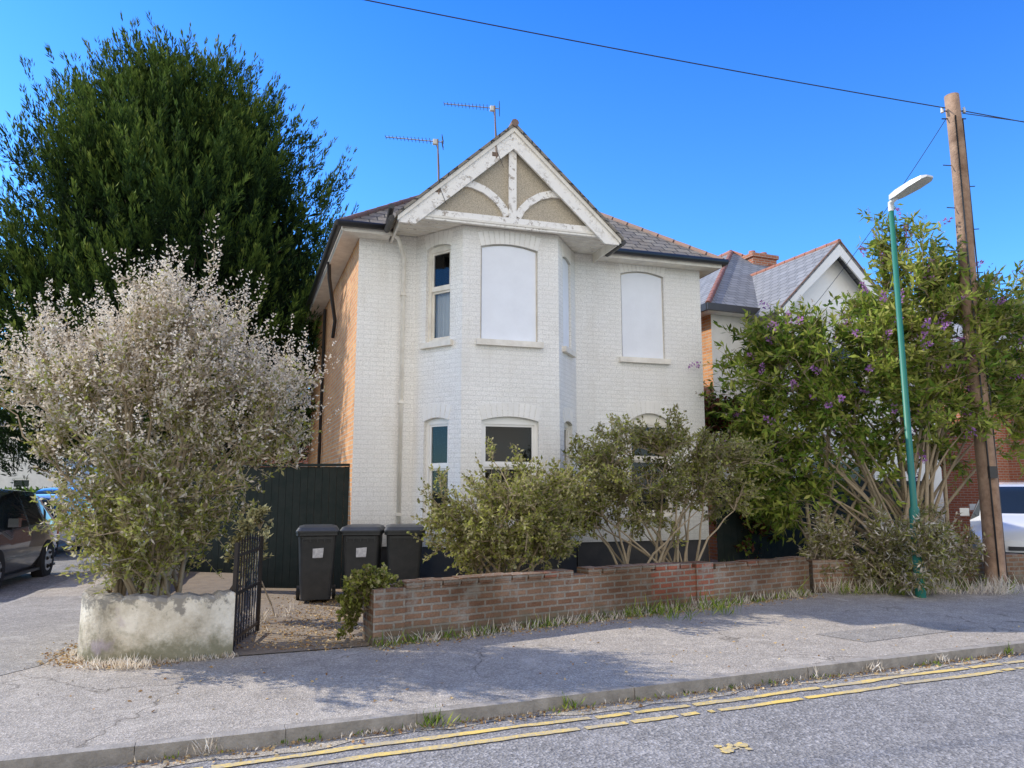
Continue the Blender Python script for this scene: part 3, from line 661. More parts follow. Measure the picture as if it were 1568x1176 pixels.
p2=empty('utility_pole',(-24.0,4.6,0)); b=MB(); b.tube([(0,0,-0.1),(0,0,4.5),(0,0,10.9)],[0.15,0.135,0.12],M_pole,14); b.tube([(-0.2,0,10.6),(0.2,0,10.6)],0.012,M_iron,6); b.build('post',p2)
def wire(name,p,q,sag,r=0.009):
    p=Vector(p);q=Vector(q); pts=[p+(q-p)*t-Vector((0,0,sag*4*t*(1-t))) for t in [i/40 for i in range(41)]]
    b=MB(); b.tube(pts,r,M_blackp,5); return b.build(name)
wire('overhead_cable',(7.9,12.6,8.50),(-24.0,4.6,10.65),0.40,0.010)
wire('overhead_cable',(8.2,12.6,8.45),(40,20,9.0),0.5,0.010); wire('overhead_cable',(8.2,12.6,8.40),(38,15,7.0),0.4,0.008)
wire('overhead_cable',(7.95,12.65,8.35),(6.9,17.2,5.6),0.15,0.006)
p=empty('street_lamp',(6.18,11.5,0)); b=MB()
b.tube([(0,0,-0.02),(0,0,1.3),(0,0,1.35),(0,0,6.15)],[0.075,0.075,0.05,0.038],M_green,12)
b.build('column',p)
b=MB(); d=Vector((0.38,-0.925,0)); s_=Vector((0.925,0.38,0)); 
def L(f_,w_,z_): q=d*f_+s_*w_; return (q.x,q.y,z_-0.08)
b.tube([(0,0,6.1),(0,0,6.24),L(0.12,0,6.38)],[0.045,0.045,0.04],M_lamp,10)
st=[(0.02,0.06,6.36,6.44),(0.15,0.09,6.36,6.47),(0.45,0.13,6.41,6.50),(0.66,0.12,6.45,6.51),(0.73,0.07,6.47,6.50)]
prev=None
for f_,w_,za_,zb_ in st:
    q=[L(f_,-w_,za_),L(f_,w_,za_),L(f_,w_*0.9,zb_),L(f_,-w_*0.9,zb_)]
    if prev:
        for k in range(4): b.face([prev[k],prev[(k+1)%4],q[(k+1)%4],q[k]],M_lamp,False)
    else: b.face(q,M_lamp)
    prev=q
b.face(prev,M_lamp)
b.build('lantern',p)
# ------------------------------------------------------------------ neighbouring houses
def simple_house(name,loc,ang,w,d,zt,wallm,frontm,roofm,bay=None,pitch=0.8,chim=None):
    h=empty(name,(loc[0],loc[1],0),math.radians(ang)); b=MB(); wn_=MB()
    F=Wall((0,0),(w,0)); ops=[]
    if bay is None: ops=[(w*0.15,w*0.15+1.1,1.0,2.4,0.05),(w*0.6,w*0.6+1.1,1.0,2.4,0.05),(w*0.15,w*0.15+1.1,3.7,min(5.0,zt-0.3),0.05),(w*0.6,w*0.6+1.1,3.7,min(5.0,zt-0.3),0.05)]
    else:
        bs=bay+2.4+0.9; ops=[(min(bs,w-1.3),min(bs,w-1.3)+0.9,3.8,5.2,0.05),(min(bs,w-1.3),min(bs,w-1.3)+0.9,0.1,2.2,0.05)]
    F.panel(b,-0.1,zt,ops,frontm)
    for o in ops: F.window(wn_,o,'curtain',M_upvc); F.sill(wn_,o,M_upvc)
    Ls=Wall((0,d),(0,0)); lo=[(d*0.3,d*0.3+0.9,3.8,min(5.0,zt-0.3),0.0),(d*0.7,d*0.7+0.9,3.8,min(5.0,zt-0.3),0.0)]; Ls.panel(b,-0.1,zt,lo,wallm)
    for o in lo: Ls.window(wn_,o,'curtain',M_upvc); Ls.sill(wn_,o,M_upvc)
    b.face([(w,0,-0.1),(w,d,-0.1),(w,d,zt),(w,0,zt)],wallm); b.face([(0,d,-0.1),(w,d,-0.1),(w,d,zt),(0,d,zt)],wallm)
    b.build('walls',h); 
    r=MB(); o=0.3; hw=min(w,d)/2+o; za=zt+hw*pitch; z0=zt-0.02
    A,B_,C,D=(-o,-o,z0),(w+o,-o,z0),(w+o,d+o,z0),(-o,d+o,z0)
    if w<=d: R0=(w/2,-o+hw,za);R1=(w/2,d+o-hw,za); F4=[([A,B_,R0]),([B_,C,R1,R0]),([C,D,R1]),([D,A,R0,R1])]
    else: R0=(-o+hw,d/2,za);R1=(w+o-hw,d/2,za); F4=[([A,B_,R1,R0]),([B_,C,R1]),([C,D,R0,R1]),([D,A,R0])]
    for q in F4: r.face(q,roofm)
    for c_,rr in ((A,R0),(B_,R1 if w>d else R0),(C,R1),(D,R0 if w>d else R1)): tiles(r,c_,rr,0.07,M_ridger)
    tiles(r,R0,R1,0.08,M_ridger)
    r.box(-o-0.05,w+o+0.05,-o-0.06,-o,z0-0.16,z0+0.01,M_blackp); r.box(-o-0.06,-o,-o,d+o,z0-0.16,z0+0.01,M_blackp)
    r.box(-o,w+o,-o,d+o,z0-0.17,z0-0.15,M_upvc)
    if bay is not None:
        bw=3.2; x0=bay;x1=bay+bw;cxx=(x0+x1)/2; y=-0.9
        BF=Wall((x0,y),(x1,y)); bo=[(0.6,bw-0.6,0.9,2.4,0.05),(0.6,bw-0.6,3.7,5.2,0.05)]; bb=MB(); BF.panel(bb,-0.1,zt,bo,frontm)
        for q in bo:
            BF.window(wn_,q,'curtain',M_upvc); BF.sill(wn_,q,M_upvc)
        bb.face([(x0,y,-0.1),(x0,0,-0.1),(x0,0,zt),(x0,y,zt)],frontm); bb.face([(x1,y,-0.1),(x1,0,-0.1),(x1,0,zt),(x1,y,zt)],frontm)
        gh=zt+(bw/2)*0.95; bb.face([(x0,y,zt),(x1,y,zt),(cxx,y,gh)],M_upvc); bb.build('bay',h)
        for sg in (-1,1):
            xe=cxx+sg*(bw/2+0.35); ze=zt-0.33
            r.prism([(cxx,gh+0.12),(xe,ze+0.12),(xe,ze+0.04),(cxx,gh+0.04)],y-0.35,2.5,roofm)
            r.prism([(cxx,gh+0.04),(xe,ze+0.04),(xe,ze-0.12),(cxx,gh-0.26)],y-0.34,y-0.30,M_upvc)
            r.prism([(cxx,gh+0.14),(xe,ze+0.14),(xe,ze+0.1),(cxx,gh+0.1)],y-0.37,y-0.345,M_ridge)
        tiles(r,(cxx,y-0.35,gh+0.1),(cxx,2.4,gh+0.1),0.07,M_ridger)
    if chim:
        for (x,yy,zc) in chim:
            r.box(x-0.45,x+0.45,yy-0.3,yy+0.3,zt,zc,M_brickr); r.box(x-0.5,x+0.5,yy-0.35,yy+0.35,zc,zc+0.12,M_brickr)
            for k in (-0.22,0.22): r.tube([(x+k,yy,zc+0.12),(x+k,yy,zc+0.28)],[0.12,0.1],M_ridger,10)
    r.build('roof',h); wn_.build('windows',h); return h
M_rend=m_plain('white_render',(0.80,0.78,0.73),0.8,dirt=0.4,bump=0.2)
simple_house('neighbouring_brick_house',(4.8,17.4),22,7.4,9.0,6.0,M_brick,M_rend,M_slateg,bay=1.35,pitch=0.74,chim=[(4.3,3.2,8.6)])
simple_house('neighbouring_brick_house',(14.0,21.5),24,7.5,9.0,5.9,M_brickr,M_brickr,M_slateg,bay=0.6,pitch=0.75)
simple_house('neighbouring_brick_house',(24,27),24,7.5,9.0,5.9,M_brickr,M_rend,M_slateg,bay=0.6,pitch=0.75)
simple_house('rear_brick_house',(-10.5,29.5),10,6.5,7.0,4.6,M_brickr,M_brickr,M_slateg,pitch=0.5)
simple_house('white_rendered_house',(-37.2,48),8,7.6,8,5.4,M_rend,M_rend,M_slateg,pitch=0.6)
simple_house('distant_brick_house',(-36,62),0,8,8,4.6,M_brickr,M_brickr,M_slateg,pitch=0.7)
simple_house('distant_brick_house',(-52,44),-14,8,8,5.0,M_brick,M_rend,M_slateg,pitch=0.7)
# ------------------------------------------------------------------ cars
def car(name,loc,rz,col,hscale=1.0):
    e_=empty(name,loc,rz); M_c=m_plain('car_paint_'+name,col,0.25,metal=0.2,dirt=0.08,coat=1.0)
    M_t=bpy.data.materials.get('tyre') or m_plain('tyre',(0.02,0.02,0.02),0.85); M_g=bpy.data.materials.get('car_glass') or m_plain('car_glass',(0.015,0.02,0.022),0.04,dirt=0)
    M_r=bpy.data.materials.get('alloy') or m_plain('alloy',(0.5,0.5,0.52),0.35,metal=0.8)
    M_hl=m_plain('headlamp',(0.75,0.78,0.8),0.1); M_tl=m_plain('tail_lamp',(0.4,0.02,0.02),0.2)
    S=[(-2.14,.66,.40,.74,.80,.55),(-2.05,.80,.27,.88,.95,.62),(-1.92,.85,.22,.93,1.05,.62),(-1.62,.87,.2,.95,1.36,.58),(-1.1,.885,.2,.95,1.48,.60),(-0.98,.885,.2,.95,1.485,.60),(-0.2,.89,.2,.94,1.505,.61),(-0.12,.89,.2,.94,1.505,.61),(0.55,.89,.2,.92,1.42,.60),(0.72,.888,.2,.915,1.32,.61),(1.2,.88,.2,.90,.985,.66),(1.32,.87,.2,.88,.94,.64),(1.75,.85,.2,.80,.86,.60),(2.02,.77,.25,.68,.74,.54),(2.14,.66,.34,.58,.62,.45)]
    b=MB(); rings=[]
    for (x,hwd,lo,be,tp,tw) in S:
        be=lo+(be-lo)*hscale; tp=lo+(tp-lo)*hscale
        half=[(hwd*.90,lo),(hwd*.985,lo+(be-lo)*.28),(hwd,lo+(be-lo)*.65),(hwd*.975,be),(tw+.035,be+(tp-be)*.86),(tw,tp),(tw*.55,tp+.035)]
        rings.append([(x,y,z) for y,z in half]+[(x,-y,z) for y,z in reversed(half)])
    n=14
    for i in range(len(rings)-1):
        a,c=rings[i],rings[i+1]
        for k in range(n):
            mat=M_c
            side=(k==3 or k==9); top=(k in(5,6,7))
            if side and i in (3,5,7,8,9) : mat=M_g
            if top and i in (8,9): mat=M_g
            if top and i in (2,): mat=M_g
            b.face([a[k],c[k],c[(k+1)%n],a[(k+1)%n]],mat,True)
    b.face(rings[0],M_c); b.face(rings[-1],M_c)
    ob=b.build('body',e_)
    import bmesh
    bm=bmesh.new(); bm.from_mesh(ob.data); bmesh.ops.remove_doubles(bm,verts=bm.verts,dist=1e-4); bm.to_mesh(ob.data); bm.free()
    ob.data.set_sharp_from_angle(angle=math.radians(32))
    b=MB()
    for x in (-1.32,1.32):
        for sy in (-1,1):
            b.tube([(x,sy*0.70,0.33),(x,sy*0.896,0.33)],0.385,M_t,24); b.tube([(x,sy*0.72,0.315),(x,sy*0.905,0.315)],[0.32,0.315],M_t,24)
            b.tube([(x,sy*0.904,0.315),(x,sy*0.912,0.315)],[0.215,0.19],M_r,20)
            for k in range(5):
                t=k*2*math.pi/5+0.3; b.tube([(x+0.12*math.cos(t),sy*0.915,0.315+0.12*math.sin(t)),(x+0.17*math.cos(t),sy*0.915,0.315+0.17*math.sin(t))],0.035,M_t,6)
    b.build('wheels',e_)
    b=MB(); hs_=hscale
    for sy in (-1,1):
        b.hexa([(1.86,sy*.52,.60*hs_),(2.10,sy*.50,.55*hs_),(2.0,sy*.775,.55*hs_),(1.72,sy*.858,.62*hs_),(1.86,sy*.50,.745*hs_),(2.06,sy*.50,.66*hs_),(1.99,sy*.76,.665*hs_),(1.72,sy*.852,.745*hs_)],M_hl)
        b.box(-2.12,-1.98,min(sy*.60,sy*.83),max(sy*.60,sy*.83),.68*hs_,.88*hs_,M_tl)
        b.box(0.78,0.92,min(sy*.87,sy*1.03),max(sy*.87,sy*1.03),.93*hs_,1.06*hs_,M_c)
        b.box(-.3,-.18,min(sy*.885,sy*.905),max(sy*.885,sy*.905),.78*hs_,.805*hs_,M_c)
        b.box(-1.9,1.9,min(sy*.80,sy*.87),max(sy*.80,sy*.87),.16,.21,M_blackp)
    b.box(2.07,2.155,-.40,.40,.36,.50,M_blackp); b.box(2.10,2.165,-.26,.26,.53,.60,M_blackp); b.box(2.15,2.172,-.26,.26,.40,.47,M_lab)
    b.box(-2.16,-2.10,-.26,.26,.5,.61,M_lab)
    b.build('lights_and_trim',e_,bevel=0.01)
    return e_
sda=math.atan2(sd.y,sd.x)
car('parked_car',(-9.85,13.7,-0.096),sda+math.pi,(0.012,0.012,0.014),1.14)
car('parked_car',(-13.0,20.4,-0.096),sda+math.pi,(0.30,0.33,0.32),1.04)
car('parked_car',(-16.6,27.4,-0.096),sda+math.pi,(0.06,0.18,0.45),1.2)
car('parked_car',(10.35,15.2,0.0),math.radians(-124),(0.85,0.85,0.85),1.18)
car('parked_car',(12.6,18.6,0.0),math.radians(-122),(0.72,0.74,0.76),1.2)
# ------------------------------------------------------------------ vegetation
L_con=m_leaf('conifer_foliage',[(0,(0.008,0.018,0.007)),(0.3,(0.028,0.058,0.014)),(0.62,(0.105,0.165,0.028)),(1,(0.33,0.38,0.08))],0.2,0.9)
L_pale=m_leaf('pale_dry_flowers',[(0,(0.46,0.38,0.28)),(0.5,(0.74,0.64,0.51)),(1,(0.90,0.82,0.69))],0.35,0.8)
L_olive=m_leaf('olive_leaves',[(0,(0.10,0.11,0.02)),(0.5,(0.28,0.295,0.06)),(1,(0.50,0.49,0.13))],0.4)
L_mix=m_leaf('grey_olive_leaves',[(0,(0.15,0.13,0.05)),(0.5,(0.35,0.315,0.14)),(1,(0.54,0.49,0.26))],0.35)
L_green=m_leaf('bright_leaves',[(0,(0.035,0.075,0.012)),(0.5,(0.15,0.24,0.03)),(1,(0.43,0.48,0.08))],0.4)
L_purp=m_leaf('purple_flowers',[(0,(0.30,0.11,0.32)),(1,(0.62,0.32,0.62))],0.3)
L_brown=m_leaf('dry_seedheads',[(0,(0.14,0.085,0.04)),(1,(0.36,0.24,0.13))],0.2)
L_lit=m_leaf('leaf_litter',[(0,(0.28,0.14,0.06)),(0.5,(0.50,0.33,0.15)),(1,(0.66,0.52,0.3))],0.1,0.8)
L_red=m_leaf('reddish_leaves',[(0,(0.06,0.02,0.015)),(1,(0.30,0.09,0.05))],0.3)
def rdir(n): return norm(rng.normal(size=(n,3)))
def shrub(name,bases,ells,n_main,n_tgt,k_tw,m_lf,lsz,wsz,tw_len,matsel,mats,stem=M_stem,up=0.5,outw=0.5,spike=None,r0=0.035,inner=0.45,zmin=0.3,vb=0.0):
    e_=empty(name); wts=np.array([q[6] for q in ells],float); wts/=wts.sum()
    T=[]
    while len(T)<n_tgt:
        q=ells[rng.choice(len(ells),p=wts)]; d=rdir(1)[0]; rr=inner+(1-inner)*rng.random()**0.6
        rr*=1+0.14*math.sin(5*d[0]+3*d[2]+q[0])+rng.normal()*0.07
        p=np.array(q[:3])+d*np.array(q[3:6])*rr
        if p[2]>zmin: T.append(p)
    T=np.array(T); cen=T.mean(0); tb=MB(); mains=[]
    idx=rng.choice(n_tgt,n_main,replace=False)
    for j in idx:
        bp=np.array(bases[rng.integers(len(bases))])+np.append(rng.normal(size=2)*0.12,0); t=bp+(T[j]-bp)*0.85
        c=bp+np.array([(t[0]-bp[0])*0.25,(t[1]-bp[1])*0.25,(t[2]-bp[2])*0.55])+rng.normal(size=3)*0.10
        pts=[(1-s)**2*bp+2*s*(1-s)*c+s*s*t+rng.normal(size=3)*0.012 for s in np.linspace(0,1,9)]
        tb.tube(pts,list(np.linspace(r0,r0*0.25,9)),stem,6); mains+=pts[2:]
    Mn=np.array(mains); Cs=[];Ds=[];Ls=[];Ws=[];Vs=[];Ms=[]
    zlo,zhi=T[:,2].min(),T[:,2].max()
    for p in T:
        dd=np.linalg.norm(Mn-p,axis=1)+0.8*np.maximum(0,Mn[:,2]-p[2]+0.1); a=Mn[dd.argmin()]
        mid=(a+p)/2+np.array([0,0,0.06])+rng.normal(size=3)*0.03
        tb.tube([a,mid,p],[0.012,0.008,0.004],stem,4,cap=False)
        cv=rng.normal()*0.16+vb; hz=(p[2]-zlo)/(zhi-zlo); od=norm((p-cen)[None])[0]
        for k in range(k_tw):
            s=0.45+0.55*rng.random(); o=(a*(1-s)+mid*s) if rng.random()<0.35 else (mid*(1-s)+p*s)
            td=norm((od*outw+np.array([0,0,up])+rng.normal(size=3)*0.45)[None])[0]; ln=tw_len*(0.6+0.8*rng.random())
            tb.tube([o,o+td*ln],[0.004,0.002],stem,3,cap=False)
            m=m_lf; t=rng.random(m)**0.8; pos=o+td*ln*t[:,None]+rng.normal(size=(m,3))*0.012
            D=norm(td*0.55+rdir(m)*0.9)
            Cs.append(pos);Ds.append(D);Ls.append(lsz*(0.6+0.7*rng.random(m)));Ws.append(wsz*(0.7+0.6*rng.random(m)))
            Vs.append(0.45+cv+rng.normal(size=m)*0.18+0.15*(t-0.5)); Ms.append(np.full(m,0)+matsel(p,hz,m))
            if spike:
                sp=spike(p,hz,od)
                if sp:
                    mi_,sl,sw,ns,droop=sp; sdv=norm((td+np.array([0,0,droop])+od*0.3)[None])[0]; o2=o+td*ln
                    t=rng.random(ns); rad=sw*(1-0.75*t)
                    side=norm(np.cross(rdir(ns),sdv)); pos=o2+sdv*sl*t[:,None]+side*rad[:,None]*0.5
                    Cs.append(pos);Ds.append(norm(side+sdv*0.7+rdir(ns)*0.3));Ls.append(sw*0.7*(0.7+0.6*rng.random(ns)));Ws.append(sw*0.45*np.ones(ns))
                    Vs.append(0.5+rng.normal(size=ns)*0.25);Ms.append(np.full(ns,mi_))
    tb.build('stems',e_)
    leaves_obj('foliage',np.concatenate(Cs),np.concatenate(Ds),np.concatenate(Ls),np.concatenate(Ws),np.concatenate(Vs),np.concatenate(Ms),mats,e_)
    return e_
# pale flowering shrub in the planter
shrub('flowering_shrub',[(-3.75,7.85,0.3),(-3.9,8.1,0.3),(-3.6,8.0,0.3),(-3.95,7.85,0.3)],
 [(-3.9,8.1,2.35,1.2,1.2,1.2,3),(-3.7,8.1,3.1,0.65,0.7,0.95,1.2),(-4.95,8.3,2.75,0.85,0.8,0.66,1.2),(-2.75,8.1,2.3,0.5,0.8,0.85,0.9),(-3.75,7.75,1.2,0.85,0.8,0.62,2.0)],
 36,540,7,14,0.060,0.025,0.26,
 lambda p,hz,m:np.where(rng.random(m)<np.clip(-0.05+1.15*hz,0,0.75),1,np.where(rng.random(m)<0.4,2,0)), [L_olive,L_pale,L_mix],
 spike=lambda p,hz,od:((1,0.34,0.045,17,1.1) if rng.random()<0.15+0.65*hz and hz>0.35 else None),up=0.8,outw=0.45,r0=0.03,inner=0.3,zmin=0.62,vb=0.05)
# front garden shrubs
for nm,bs,el_,nt in (('garden_shrub',[(-0.1,10.2,0),(0.15,10.3,0),(-0.35,10.2,0)],[(-0.1,10.1,1.4,0.9,0.8,0.8,2),(-0.6,10.1,1.0,0.55,0.5,0.6,1),(0.55,10.2,1.45,0.55,0.6,0.65,1.1),(0.2,9.7,0.95,0.6,0.35,0.3,.5)],215),
                  ('garden_shrub',[(2.5,11.3,0),(2.6,11.2,0),(2.2,11.3,0),(1.7,11.0,0)],[(1.9,11.2,1.8,1.15,0.8,0.85,2.2),(1.0,10.9,1.55,0.6,0.5,0.6,1),(3.1,11.4,1.9,0.85,0.6,0.7,1.3),(2.1,11.3,2.4,0.6,0.5,0.5,0.4)],280)):
    shrub(nm,bs,el_,24,nt,7,13,0.062,0.030,0.24,lambda p,hz,m:(rng.random(m)<0.5).astype(int)*1,[L_olive,L_mix],up=0.3,outw=0.6,r0=0.028,inner=0.3,zmin=0.45,vb=0.0)
# buddleia on the right
def bsel(p,hz,m): return np.where(rng.random(m)<(0.7 if p[0]<6.4 else 0.5),0,1)
def bsp(p,hz,od):
    r_=rng.random()
    if hz>0.2 and r_<0.06: return (2,0.22,0.07,28,-0.2)
    if hz>0.35 and r_<0.16: return (3,0.16,0.035,16,0.5)
    return None
shrub('buddleia_bush',[(6.7,12.75,0),(6.9,12.8,0),(6.5,12.7,0),(5.4,13.1,0),(7.3,12.9,0)],
 [(5.05,13.1,3.1,1.35,1.0,1.85,2.4),(7.5,13.0,4.2,1.3,1.0,2.15,2.8),(6.3,12.7,2.9,1.1,0.8,1.3,1.0),(8.9,13.2,3.9,1.0,0.8,1.7,1.4),(4.7,13.2,1.8,0.7,0.7,0.9,0.6),(6.2,13.1,4.1,1.2,0.8,0.8,0.7)],
 60,440,8,12,0.16,0.048,0.42,bsel,[L_green,L_olive,L_purp,L_brown],spike=bsp,up=0.4,outw=0.65,r0=0.04,inner=0.3,zmin=1.1,vb=0.12)
shrub('dry_undergrowth',[(5.6,12.1,0),(6.4,12.2,0),(7.3,12.5,0),(6.0,11.95,0)],[(6.0,12.0,0.6,0.8,0.35,0.6,1),(7.2,12.5,0.6,0.7,0.4,0.7,1),(5.2,12.2,0.7,0.5,0.3,0.5,.6),(6.25,11.35,0.7,0.35,0.2,0.65,.9)],26,180,6,9,0.10,0.026,0.25,lambda p,hz,m:np.where(rng.random(m)<0.45,0,np.where(rng.random(m)<0.45,1,2)),[L_mix,L_pale,L_olive],up=0.3,outw=0.4,r0=0.018,inner=0.1,zmin=0.05,vb=0.0)
shrub('climbing_plant',[(4.3,14.6,0),(4.6,14.4,0)],[(4.3,14.6,2.9,0.55,0.5,0.8,1),(4.4,14.2,1.3,0.5,0.4,1.1,1)],8,110,6,12,0.11,0.06,0.22,lambda p,hz,m:(rng.random(m)<0.5).astype(int),[L_red,L_green],up=0.0,outw=0.5,inner=0.3,zmin=0.1)
shrub('ivy_clump',[(-1.45,8.25,0.3),(-1.6,8.2,0.3)],[(-1.56,8.2,0.60,0.27,0.22,0.14,1),(-1.72,8.05,0.35,0.10,0.10,0.3,.5)],6,70,6,10,0.045,0.04,0.06,lambda p,hz,m:(rng.random(m)<0.3).astype(int),[L_olive,L_mix],up=0.1,outw=0.5,r0=0.01,inner=0.2,zmin=0.03,vb=-0.2)
shrub('climbing_shrub',[(-3.3,9.4,0),(-3.35,9.6,0)],[(-3.3,9.5,1.0,0.2,0.3,0.5,1)],6,24,5,9,0.07,0.04,0.15,lambda p,hz,m:np.zeros(m,int),[L_mix],up=0.2,r0=0.012,inner=0.2,zmin=0.2,vb=-0.15)
# conifer: limbs -> upswept plumes -> flat feathery sprays of small scale leaves
def conifer(name,bx,by):
    e_=empty(name,(bx,by,0)); tb=MB(); tb.tube([(0,0,-0.1),(0.1,0,3),(0,0.1,7),(0.1,0,11),(0,0,13)],[0.45,0.36,0.28,0.14,0.03],M_bark,12)
    zs=np.array([2.2,3.2,5.2,7.2,9.2,10.9,12.2,13.2]); rs=np.array([2.9,4.0,4.6,4.6,3.8,2.6,1.5,0.3])
    def R(z,a): 
        return np.interp(z,zs,rs)*(1+0.15*np.sin(3*a+0.7*z)+0.12*np.sin(7*a-1.3*z)+0.09*np.sin(11*a+2*z))
    Cs=[];Ds=[];Ls=[];Ws=[];Vs=[]
    def plume(o,d,ln,ns,v0,wd_=0.24,m=10,bendk=0.34):
        t=np.sort(rng.random(ns))**0.75; t[-1]=1.0
        lat=norm(np.cross(rdir(ns),d)); bend=np.array([0,0,bendk])*ln*(t**2)[:,None]
        so_=o+d*ln*t[:,None]+bend
        sd_=norm(d*0.6+lat*(1.0-0.85*t)[:,None]+np.array([0,0,0.5]))
        sl2=ln*wd_*(1.30-t)+0.10
        for j in range(ns):
            u=rng.random(m); nrm_=norm(np.cross(sd_[j],rdir(1)[0])[None])[0]; sg=np.where(rng.random(m)<0.5,-1.0,1.0)
            pos=so_[j]+sd_[j]*sl2[j]*u[:,None]+nrm_*(sg*0.035*(1-u))[:,None]
            Cs.append(pos);Ds.append(norm(sd_[j]*1.2+nrm_*(sg*0.5)[:,None]+rdir(m)*0.18)); Ls.append(0.09+0.09*rng.random(m)); Ws.append(0.020+0.016*rng.random(m))
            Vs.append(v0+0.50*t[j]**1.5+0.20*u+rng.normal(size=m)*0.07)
    # foliage masses: bough ends carrying groups of plumes, so tips coloured as sunlit alternate with recesses coloured as shade
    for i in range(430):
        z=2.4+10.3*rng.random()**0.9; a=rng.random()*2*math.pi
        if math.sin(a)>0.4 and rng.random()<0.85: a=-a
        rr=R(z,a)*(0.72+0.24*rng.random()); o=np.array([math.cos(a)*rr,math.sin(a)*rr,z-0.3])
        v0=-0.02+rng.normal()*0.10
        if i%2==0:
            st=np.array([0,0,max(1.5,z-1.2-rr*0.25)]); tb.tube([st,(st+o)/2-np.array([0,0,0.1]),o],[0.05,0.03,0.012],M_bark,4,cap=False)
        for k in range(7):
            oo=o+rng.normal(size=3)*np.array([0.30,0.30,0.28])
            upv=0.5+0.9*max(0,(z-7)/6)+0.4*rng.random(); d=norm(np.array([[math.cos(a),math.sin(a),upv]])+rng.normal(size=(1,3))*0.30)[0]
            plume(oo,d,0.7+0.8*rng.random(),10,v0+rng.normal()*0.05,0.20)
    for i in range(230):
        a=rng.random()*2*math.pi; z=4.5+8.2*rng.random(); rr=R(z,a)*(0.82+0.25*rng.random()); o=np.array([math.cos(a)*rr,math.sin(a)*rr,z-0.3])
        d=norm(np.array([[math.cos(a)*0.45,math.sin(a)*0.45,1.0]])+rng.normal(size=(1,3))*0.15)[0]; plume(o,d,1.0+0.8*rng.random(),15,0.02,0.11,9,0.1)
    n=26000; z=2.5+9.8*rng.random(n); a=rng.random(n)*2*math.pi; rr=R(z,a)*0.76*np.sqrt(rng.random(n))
    Cs.append(np.stack([np.cos(a)*rr,np.sin(a)*rr,z],1));Ds.append(norm(rdir(n)+np.array([0,0,0.8])));Ls.append(0.35+0.3*rng.random(n));Ws.append(0.14+0.08*rng.random(n));Vs.append(rng.random(n)*0.10)  # inner leaves coloured near-black, painting the shade inside the crown
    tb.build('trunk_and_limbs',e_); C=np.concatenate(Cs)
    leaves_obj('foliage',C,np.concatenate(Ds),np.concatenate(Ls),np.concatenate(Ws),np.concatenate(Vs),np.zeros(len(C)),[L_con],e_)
conifer('leylandii_conifer',-9.4,20.4)
n=45000; k=rng.integers(0,46,n); cxs=rng.uniform(-90,110,46); cys=rng.uniform(72,95,46); rr_=rng.uniform(2.5,4.5,46)
d=rdir(n)*(0.6+0.4*rng.random((n,1))); C=np.stack([cxs[k],cys[k],rr_[k]*0.8],1)+d*rr_[k][:,None]; C[:,2]=np.maximum(C[:,2],0)
leaves_obj('distant_trees',C,rdir(n),0.9+0.6*rng.random(n),0.5+0.3*rng.random(n),0.3+0.3*d[:,2]+0.2*rng.random(n),np.zeros(n),[L_green])
n=9000; C=np.stack([rng.uniform(-29.5,-22,n),rng.uniform(42,44,n),rng.uniform(0,1.6,n)],1); leaves_obj('hedge',C,rdir(n),0.25+0.1*rng.random(n),0.14*np.ones(n),rng.random(n)*0.6,np.zeros(n),[L_green])
# weeds & grass tufts
Cs=[];Ds=[];Ls=[]; Vs=[]; Ms=[]
def tuft(x,y,z,n,h,r,mi=0):
    a=rng.normal(size=(n,2))*r; Cs.append(np.stack([x+a[:,0],y+a[:,1],np.full(n,z)],1)); Ds.append(norm(np.stack([rng.normal(size=n)*0.5,rng.normal(size=n)*0.5,np.ones(n)],1))); Ls.append(h*(0.4+0.8*rng.random(n))); Vs.append(0.6+0.25*rng.normal(size=n)); Ms.append(np.full(n,mi))
for s_,o_ in ((-0.95,0.0),(-1.02,0.0),(1.0,-0.05),(0.15,0.0),(4.2,0.02),(2.6,0),(-2.5,0),(6.1,0.02),(3.3,0.03),(5.2,0.0)): tuft(*kp(s_,o_),-0.09,26,0.12,0.045,int(rng.random()<0.3))
for i in range(90): tuft(*kp(rng.uniform(-3,9),0.01),-0.09,9,0.05,0.04,int(rng.random()<0.6))
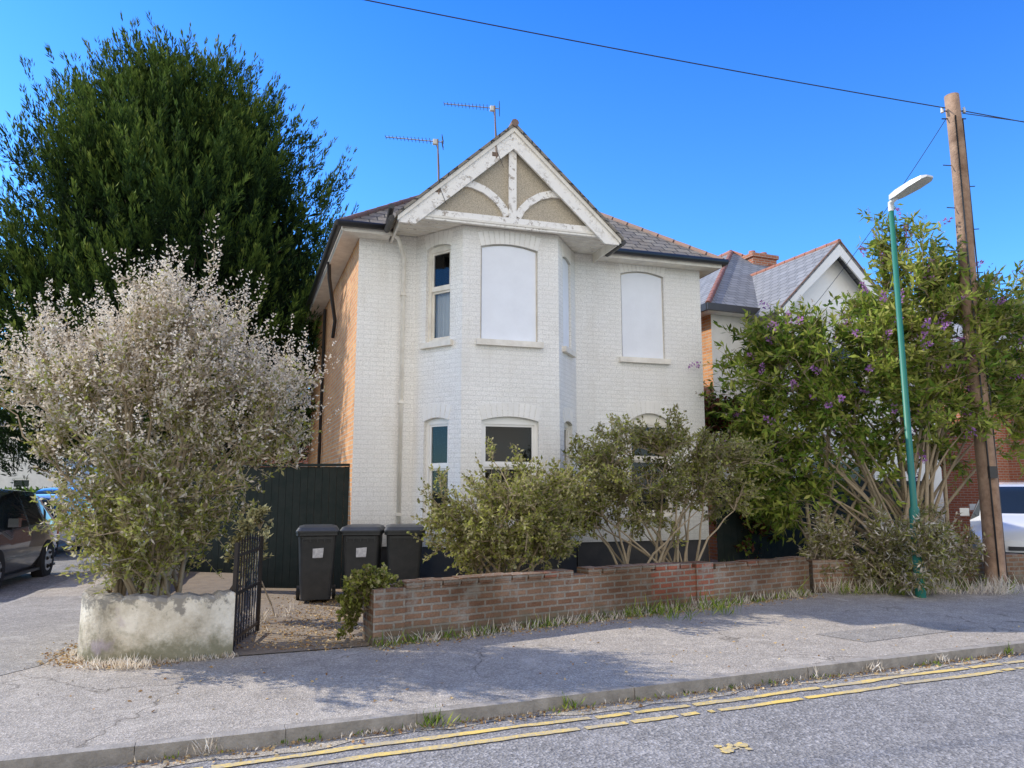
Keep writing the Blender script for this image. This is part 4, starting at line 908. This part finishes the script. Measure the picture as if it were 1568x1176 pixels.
for i in range(170):
    s_=rng.uniform(0,WL); x,y=wpt(s_,-0.04-0.03*rng.random()); tuft(x,y,0,14,rng.uniform(0.04,0.19),0.06,int(rng.random()<0.55))
for i in range(30):
    q=PP[rng.integers(0,38)]; tuft(q[0]*1.0+0.0,q[1]-0.03,0,12,0.07,0.03,1)
for i in range(7): tuft(-3.55+rng.normal()*0.15,7.0+rng.normal()*0.05,0,26,0.12,0.04,1)
for i in range(40): tuft(rng.uniform(2.9,4.6),rng.uniform(11.6,12.8),0,24,rng.uniform(0.25,0.55),0.08,int(rng.random()<0.3))
for i in range(90): tuft(rng.uniform(4.6,8),0+rng.uniform(11.7,12.3),0,20,rng.uniform(0.1,0.35),0.09,int(rng.random()<0.7))
for i in range(60): tuft(rng.uniform(-0.8,3),rng.uniform(9.6,11),0,14,rng.uniform(0.1,0.4),0.1,0)
for i in range(26): tuft(-3.2+rng.normal()*0.1-0.0,9.0+rng.normal()*0.5,0,16,rng.uniform(0.1,0.25),0.06,1)
C=np.concatenate(Cs); n=len(C); leaves_obj('weeds',C,np.concatenate(Ds),np.concatenate(Ls),0.012*np.ones(n),np.concatenate(Vs),np.concatenate(Ms),[L_green,L_pale])
# leaf litter
pts=[]
for i in range(1300): s_=rng.uniform(-3,9); pts.append((*kp(s_,abs(rng.normal())*0.08),-0.088))
for i in range(2200):
    t=rng.random(); pts.append((-2.2-0.4*t+rng.normal()*0.42,7.7+4*t,0.016))
for i in range(1000): s_=rng.uniform(0,WL); x,y=wpt(s_,-0.03-abs(rng.normal())*0.13); pts.append((x,y,0.008))
for i in range(500):
    q=PP[rng.integers(8,44)]; pts.append((q[0]-abs(rng.normal())*0.15,q[1]-abs(rng.normal())*0.12,0.01))
for i in range(320): pts.append((rng.uniform(-4,6),rng.uniform(5.5,9.5),0.008))
pts=[p for p in pts if not (p[2]>0 and (Vector((p[0],p[1]))-K0).dot(nrm)>-0.05)]
C=np.array(pts); n=len(C); D=rdir(n); D[:,2]*=0.12
leaves_obj('leaf_litter',C,D,0.015+0.03*rng.random(n),0.014+0.012*rng.random(n),rng.random(n),np.zeros(n),[L_lit])
print('done')
